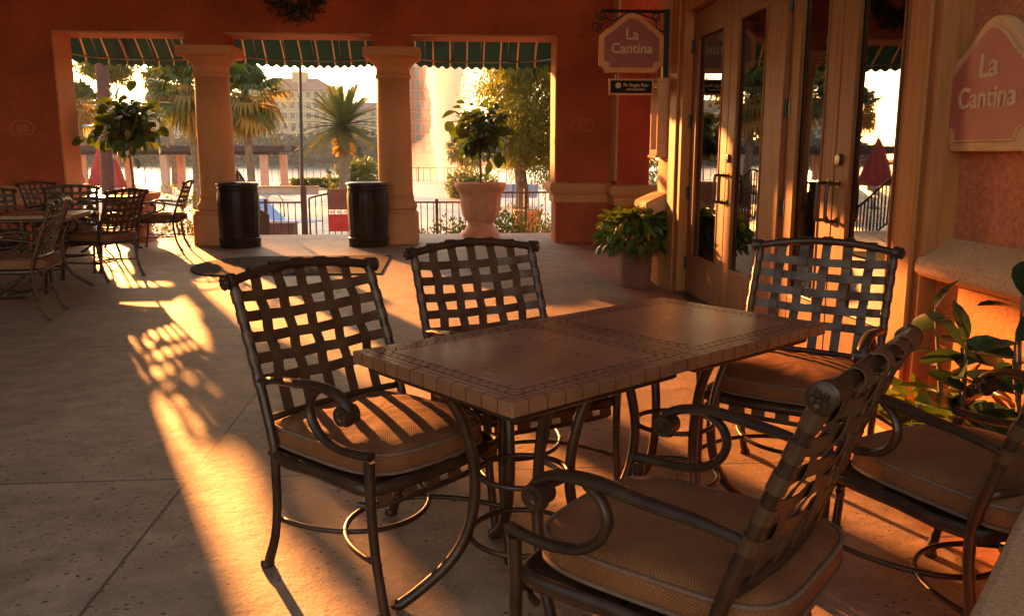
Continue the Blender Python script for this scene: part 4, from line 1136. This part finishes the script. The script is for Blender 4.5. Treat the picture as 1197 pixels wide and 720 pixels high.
# big tree at right
def big_tree(x, y, zg, label, h=2.6, rx=3.2, rz=3.0, n=16000, cx_=0, seed=4, leaf=.17, group=None, mat='leaf_tree', tr=.2):
    rd = random.Random(seed); u_ = rd.uniform
    t = empty('shade_tree', (x, y, zg), 0, label, 'tree', group)
    mb = MB(); mb.tube([(0,0,0),(.04,0,h*.5),(-.02,0,h),(cx_*.3,0,h+rz*.6)], [tr*1.3,tr,tr*.85,tr*.5], 12, sm=4)
    tips = []
    for k in range(16):
        a = k*2.4; e = u_(.25,1.2); l = u_(.6,.95)
        p1 = Vector((cx_*.15,0,h*.9+rz*.04*k)); p2 = Vector((cx_+rx*l*math.cos(a)*math.cos(e), rx*.9*l*math.sin(a)*math.cos(e), h+rz*.55+rz*l*math.sin(e)*.85))
        mb.tube([p1, p1.lerp(p2,.5)+Vector((0,0,.25)), p2], [tr*.42,tr*.25,tr*.08], 6, sm=3); tips.append(p2); tips.append(p1.lerp(p2,.6)+Vector((0,0,.2)))
    mb.build('trunk', M['bark'], t, smooth=True)
    mb = MB(); cl = []
    for k in range(230):
        q = Vector((u_(-1,1),u_(-1,1),u_(-1,1))); q = q.normalized()*u_(.35,1)**.6
        c = Vector((cx_+q.x*rx, q.y*rx*.9, h+rz*.75+q.z*rz)); cl.append((c, u_(.3,.62)))
    for k in range(n):
        c, r_ = rd.choice(cl); q = Vector((rd.gauss(0,.55),rd.gauss(0,.55),rd.gauss(0,.35)))*r_*1.25
        p = c+q; d = Vector((q.x*.8+u_(-.4,.4), q.y*.8+u_(-.4,.4), u_(-1.3,.1)))
        leafquad(mb, p, d, Vector((u_(-1,1),u_(-1,1),u_(-1,1))), leaf*u_(.7,1.3), leaf*.33)
    mb.build('crown', M[mat], t)
p = at(609, 222, 26); big_tree(p.x, 26, -.9, 'drooping golden green shade tree in the right opening', at(609,190,26).z+.9, 2.0, 2.35, 42000, .75, 4, .15)
p = at(790, 200, 22); big_tree(p.x, 22, -.9, 'green shade tree seen through the gap beside the red pier', 1.6, 2.6, 2.9, 9000, 0, 9)
p = at(134, 190, 60); big_tree(p.x, 60, -.9, 'tall golden tree added to shade the back floor, behind the grey brown pole', 7.2, 1.75, 1.6, 9000, 0, 21, .26, None, 'leaf_tree', .13)  # dense crown added to keep low sun off the back floor
# pergola
pg = empty('pergola', (0, 54, -.9), 0, 'long timber pergola on pink square posts by the lake', 'pergola')
PY = 54
xa = at(60, 180, PY).x; xb = at(338, 180, PY).x; zb_ = at(300, 181, PY).z+.9; zt = at(300, 171, PY).z+.9
mb = MB(); mb.box(xa-.2, xb-.9, -1.8, 1.8, zb_, zb_+.22)
for k in range(44): x = xa-.2+(xb-xa)*k/43; mb.box(x-.07, x+.07, -2.2, 2.2, zb_+.22, zt-.02)
mb.add([(xa-.4,-2.3,zt-.02),(xb-.7,-2.3,zb_+.05),(xb+.15,-2.3,zt),(xb+.15,2.3,zt),(xb-.7,2.3,zb_+.05),(xa-.4,2.3,zt)], [(0,1,2),(3,4,5)]) if False else None
mb.box(xa-.3, xb+.15, -2.3, -2.15, zt-.35, zt); mb.box(xa-.3, xb+.15, 2.15, 2.3, zt-.35, zt); mb.build('roof_timbers', M['pergroof'], pg)
for pxs in ((77,96),(135,151),(193,212),(250,270),(309,332)):
    for px, yy in zip(pxs, (-1.6, 1.6)):
        x = at(px, 200, PY+yy).x; mb = MB(); mb.box(x-.21, x+.21, yy-.21, yy+.21, 0, zb_); mb.box(x-.27, x+.27, yy-.27, yy+.27, 0, .35); mb.build('post', M['pergpost'], pg)
# lake railing
fence('lake_fence', (at(60,205,70).x,70), (at(660,205,70).x,70), -.9, 1.15, .55, 'long dark railing along the lake edge', None, 'fencemetal', 18, .018)
# pool-side things
def lounger(x, y, rz, label, mat='bluesling'):
    l = empty('pool_lounger', (x, y, -.9), rz, label, 'lounger', 'blue pool loungers')
    mb = MB(); mb.ribbon([(0,-.9,.34),(0,.25,.36),(0,.85,.95)], .66, .03, (1,0,0)); mb.build('sling', M[mat], l)
    mb = MB()
    for s_ in (-1, 1):
        mb.tube([(s_*.34,-.95,.34),(s_*.34,.25,.36),(s_*.34,.9,.98)], .022, 6)
        for yy in (-.75, .35): mb.tube([(s_*.34,yy,.34),(s_*.34,yy,0)], .02, 6)
    mb.build('frame', M['whiteplas'], l)
for px, lab in ((592, 'blue pool lounger under the shade tree, next to the urn tree'), (605, 'blue pool lounger in the middle of the row under the shade tree'), (618, 'blue pool lounger under the shade tree beside its trunk')):
    p = at(px, 214, 37); lounger(p.x, 37, math.pi, lab)
p = at(322, 262, 23); lounger(p.x, 24.5, R(70), 'blue lounger behind the fence left of the gate')
p = at(330, 268, 22); ob = empty('storage_box', (p.x, 22, -.9), 0, 'brown storage box behind the fence left of the gate', 'box')
mb = MB(); mb.box(-.35,.35,-.25,.25,0,.44); mb.build('box_body', M['brownbox'], ob, bevel=.01); mb = MB(); mb.box(-.37,.37,-.27,.27,.442,.50); mb.build('lid', M['brownbox'], ob, bevel=.01)
p = at(553, 260, 21.6); ob = empty('orange_planter', (at(622-0,258,21.6).x if False else at(617,258,21.6).x, 21.6, -.9), 0, 'orange square planter behind the fence right of the urn', 'planter')
mb = MB(); mb.lathe([(.26,0),(.33,.70),(.36,.72),(.36,.80),(.02,.80)], 40, sq=8); mb.build('pot_body', M['orangebox'], ob, smooth='auto')
mb = MB(); mb.lathe([(.30,.802),(.02,.84)], 20); mb.build('soil', M['soil'], ob)
# pool ladder
pl_ = empty('pool_ladder', (at(312,240,31).x, 31, -.9), 0, 'curved metal pool ladder behind the fence', 'ladder')
for s_ in (-.25, .25):
    mb = MB(); mb.tube([(s_-.3,0,0),(s_-.28,0,.6),(s_,0,.85),(s_+.3,0,.6),(s_+.35,0,0)], .03, 8, sm=4); mb.build('rail', M['steel'], pl_, smooth=True)
# hedge near lake, low pink wall
p0, p1 = at(340,216,57), at(405,216,57)
hd = empty('hedge', ((p0.x+p1.x)/2, 57, -.9), 0, 'low clipped hedge between the pergola and the date palm', 'hedge')
mb = MB(); hw = (p1.x-p0.x)/2
for k in range(2600): leafquad(mb, Vector((U(-hw,hw),U(-.5,.5),U(0,.62))), Vector((U(-1,1),U(-1,1),U(0,1))), Vector((U(-1,1),U(-1,1),U(-1,1))), .2, .1)
mb.build('foliage', M['leaf_shrub'], hd)
p0, p1 = at(240,222,50), at(372,222,50)
pw = empty('planter_wall', ((p0.x+p1.x)/2, 50, -.9), 0, 'low pink wall in front of the pergola', 'wall')
mb = MB(); mb.box(-(p1.x-p0.x)/2, (p1.x-p0.x)/2, -.2, .2, 0, .34); mb.build('wall_body', M['pergpost'], pw, bevel=.02)
mb = MB(); mb.box(-(p1.x-p0.x)/2-.05, (p1.x-p0.x)/2+.05, -.26, .26, .342, .42); mb.build('cap', M['cream'], pw)
# small raised pool-side planter with grass, right (px ~550,195)
p = at(548, 214, 44); shrub('grass_clump', p.x, 44, -.9, 1.5, 1.2, 1.3, 1500, 'leaf_shrub', 'round grassy clump in front of the fountain spray', .3, cat='plant')
p = at(545, 200, 66); fan_palm(p.x, 66, -.9, at(545,172,66).z, 2.0, 'hazy fan palm right of the fountain jet', seed=12)
# hotels
def hotel(name, pxl, pxr, ptop, Y, label, mat, floors, bays, roofh=2.5, depth=14, zb=-1.2, cat='building', wide=1.5, tower=None, wmat='winglass', trim='wintrim'):
    a, b_ = at(pxl, ptop, Y), at(pxr, ptop, Y); w = b_.x-a.x; h = a.z-zb
    t = empty(name, ((a.x+b_.x)/2, Y, zb), 0, label, cat, 'lakeside hotel buildings')
    mb = MB(); mb.box(-w/2, w/2, 0, depth, 0, h-roofh); mb.build('wall', M[mat], t)
    fh = (h-roofh)/floors
    mb = MB(); e = .8; z0 = h-roofh
    mb.add([(-w/2-e,-e,z0+.02),(w/2+e,-e,z0+.02),(w/2+e,depth+e,z0+.02),(-w/2-e,depth+e,z0+.02),(-w/2+depth*.35,depth/2,h),(w/2-depth*.35,depth/2,h)], [(3,2,1,0),(0,1,5,4),(1,2,5),(2,3,4,5),(3,0,4)])
    rf = mb.build('roof', M['roof'], t)
    mb = MB()
    for f in range(1, floors): mb.box(-w/2-.05, w/2+.05, -.12, -.005, f*fh-.12, f*fh+.08)
    mb.build('string_course', M[trim], t)
    wp = None; tp_ = None; bw = w/bays
    for f in range(floors):
        for k in range(bays):
            x = -w/2+bw*(k+.5); z = f*fh+fh*.28
            if wp is None:
                mb = MB(); mb.box(-wide/2-.2, wide/2+.2, -.14, -.02, -.2, fh*.58+.2); wp = mb.build('window', M[trim], t); wp.location = (x,0,z)
                mb = MB(); mb.box(-wide/2, wide/2, -.17, -.145, 0, fh*.58); tp_ = mb.build('pane', M[wmat], wp)
            else:
                o = wp.copy(); COL.objects.link(o); o.parent = t; o.location = (x,0,z)
                o2 = tp_.copy(); COL.objects.link(o2); o2.parent = o
    if tower:
        mb = MB(); mb.box(tower[0]*w-2.2, tower[0]*w+2.2, depth*.3, depth*.6, h-roofh, h+tower[1]); mb.build('roof_tower', M[mat], rf)
    return t
hotel('hotel', 288, 392, 88, 275, 'tan lakeside hotel block with pink roof seen behind the thin light pole', 'hotel', 7, 11, 4.5, 20, tower=(.05, 1.6))
hotel('hotel', 392, 470, 118, 290, 'lower tan hotel wing behind the date palm', 'hotel', 6, 8, 3, 16)
hotel('hotel', 165, 290, 112, 300, 'yellowish hotel wing behind the fan palms', 'hotel', 6, 13, 3, 16)
hotel('hotel', 30, 118, 108, 285, 'pale white hotel wing at the left jamb', 'hotelw', 7, 10, 2.5, 14)
hotel('hotel_tower', 470, 538, 62, 210, 'red hotel tower with window strips behind the fountain', 'hotelr', 9, 6, 3.5, 26, tower=None, wide=1.1, trim='redtrim')
# far tree line
mb = MB()
rd = random.Random(3)
for k in range(560):
    px = rd.uniform(20, 600); Y = rd.uniform(262, 270); p = at(px, 191, Y); hh = rd.uniform(3.0, 7.5); rx = rd.uniform(1.8, 3.6)
    for j in range(46):
        q = Vector((rd.gauss(0,.5),rd.gauss(0,.5),rd.gauss(0,.42))); c = Vector((p.x, Y, -1.2+hh*.55))
        leafquad(mb, c+Vector((q.x*rx,q.y*rx,q.z*hh*.62)), Vector((rd.uniform(-1,1),rd.uniform(-1,1),rd.uniform(-1,1))), Vector((rd.uniform(-1,1),-1,rd.uniform(-1,1))), rd.uniform(1.6,2.6), rd.uniform(1.0,1.7))
tag(mb.build('treeline', M['leaf_far']), 'hazy line of trees along the far lake shore', 'trees', None, 'stuff')
# fountain
fb = at(527, 214, 95)
fo = empty('fountain', (fb.x, 95, -2), 0, 'tall glowing fountain jet rising from the lake', 'fountain')
def plume(r0, r1, h, seed, n=40, rings=34):
    rd = random.Random(seed); vs = []; ph = [rd.uniform(0,6.28) for _ in range(6)]
    prof = []
    for j in range(rings+1):
        t = j/rings; z = h*t; rr = (r0+(r1-r0)*math.sin(min(1,t*1.15)*math.pi*.5)) * (1 if t < .86 else max(.02, 1-((t-.86)/.14)**2))
        prof.append((rr, z))
    fn = lambda a, z: 1+.10*math.sin(3*a+ph[0]+z*.8)+.08*math.sin(7*a+ph[1]-z*1.3)+.06*math.sin(13*a+ph[2]+z*2.1)
    return MB().lathe(prof, n, fn=fn)
jetm = volmat('fountain_spray', .70, .3, (1,.98,.95)); mistm = volmat('fountain_mist', .03, .3, (1,.98,.95))
ht = at(527, 45, 95).z+2
plume(1.4, 2.3, ht, 1).build('jet', jetm, fo, smooth=True)
plume(2.2, 3.3, ht*.93, 2).build('spray', mistm, fo, smooth=True)
mb = MB(); mb.lathe([(5.5,0),(6.5,1.2),(5.0,3.5),(2.5,5.5),(.2,6.5)], 40, fn=lambda a,z: 1+.12*math.sin(3*a+z)+.08*math.sin(5*a-z)); mb.build('mist', mistm, fo, smooth=True)
# haze
HZ = 1
if HZ:
    mb = MB(); mb.box(-570, 570, -95, 650, -4.0, 42)
    tag(mb.build('haze', volmat('haze_air', .00028, .2, (.62,.82,1.0))), None, None, None, 'stuff')

# ================================================================== LIGHT, CAMERA
SUN_AZ, SUN_EL = R(-24.0), R(9.6)
S = Vector((math.sin(SUN_AZ)*math.cos(SUN_EL), math.cos(SUN_AZ)*math.cos(SUN_EL), math.sin(SUN_EL)))
sl = bpy.data.lights.new('sun', 'SUN'); sl.energy = 2.2; sl.angle = R(.7); sl.color = (1.0,.35,.08)
so = bpy.data.objects.new('sun', sl); COL.objects.link(so); so.rotation_euler = (-S).to_track_quat('-Z', 'Y').to_euler(); so.location = (-5, 20, 10)
w = bpy.data.worlds.new('World'); scene.world = w; w.use_nodes = True
nt = w.node_tree; bg = nt.nodes['Background']
sk = nt.nodes.new('ShaderNodeTexSky'); sk.sky_type = 'NISHITA'; sk.sun_disc = False
sk.sun_elevation = SUN_EL; sk.sun_rotation = SUN_AZ
sk.air_density = 1.0; sk.dust_density = .8; sk.ozone_density = 1.0
tint = mul(nt, sk.outputs[0], sk.outputs[0]) if False else None
mt_ = nt.nodes.new('ShaderNodeMix'); mt_.data_type = 'RGBA'; mt_.blend_type = 'MULTIPLY'; mt_.inputs[0].default_value = 1; mt_.inputs[7].default_value = (1.0,.83,.68,1)
nt.links.new(sk.outputs[0], mt_.inputs[6]); nt.links.new(mt_.outputs[2], bg.inputs['Color']); bg.inputs['Strength'].default_value = .05
cam = bpy.data.cameras.new('camera'); cam.sensor_width = 36; cam.lens = 36*FPX/1197; cam.clip_end = 3000; cam.clip_start = .05
co = bpy.data.objects.new('camera', cam); COL.objects.link(co); co.location = (0,0,CH)
co.rotation_euler = (math.pi/2-PITCH, 0, -YAW)
scene.camera = co
scene.view_settings.view_transform = 'Standard'; scene.view_settings.look = 'None'; scene.view_settings.gamma = 1
scene.view_settings.exposure = 3.85
scene.cycles.use_denoising = True
scene.cycles.max_bounces = 10; scene.cycles.diffuse_bounces = 6; scene.cycles.volume_bounces = 1; scene.cycles.transparent_max_bounces = 12
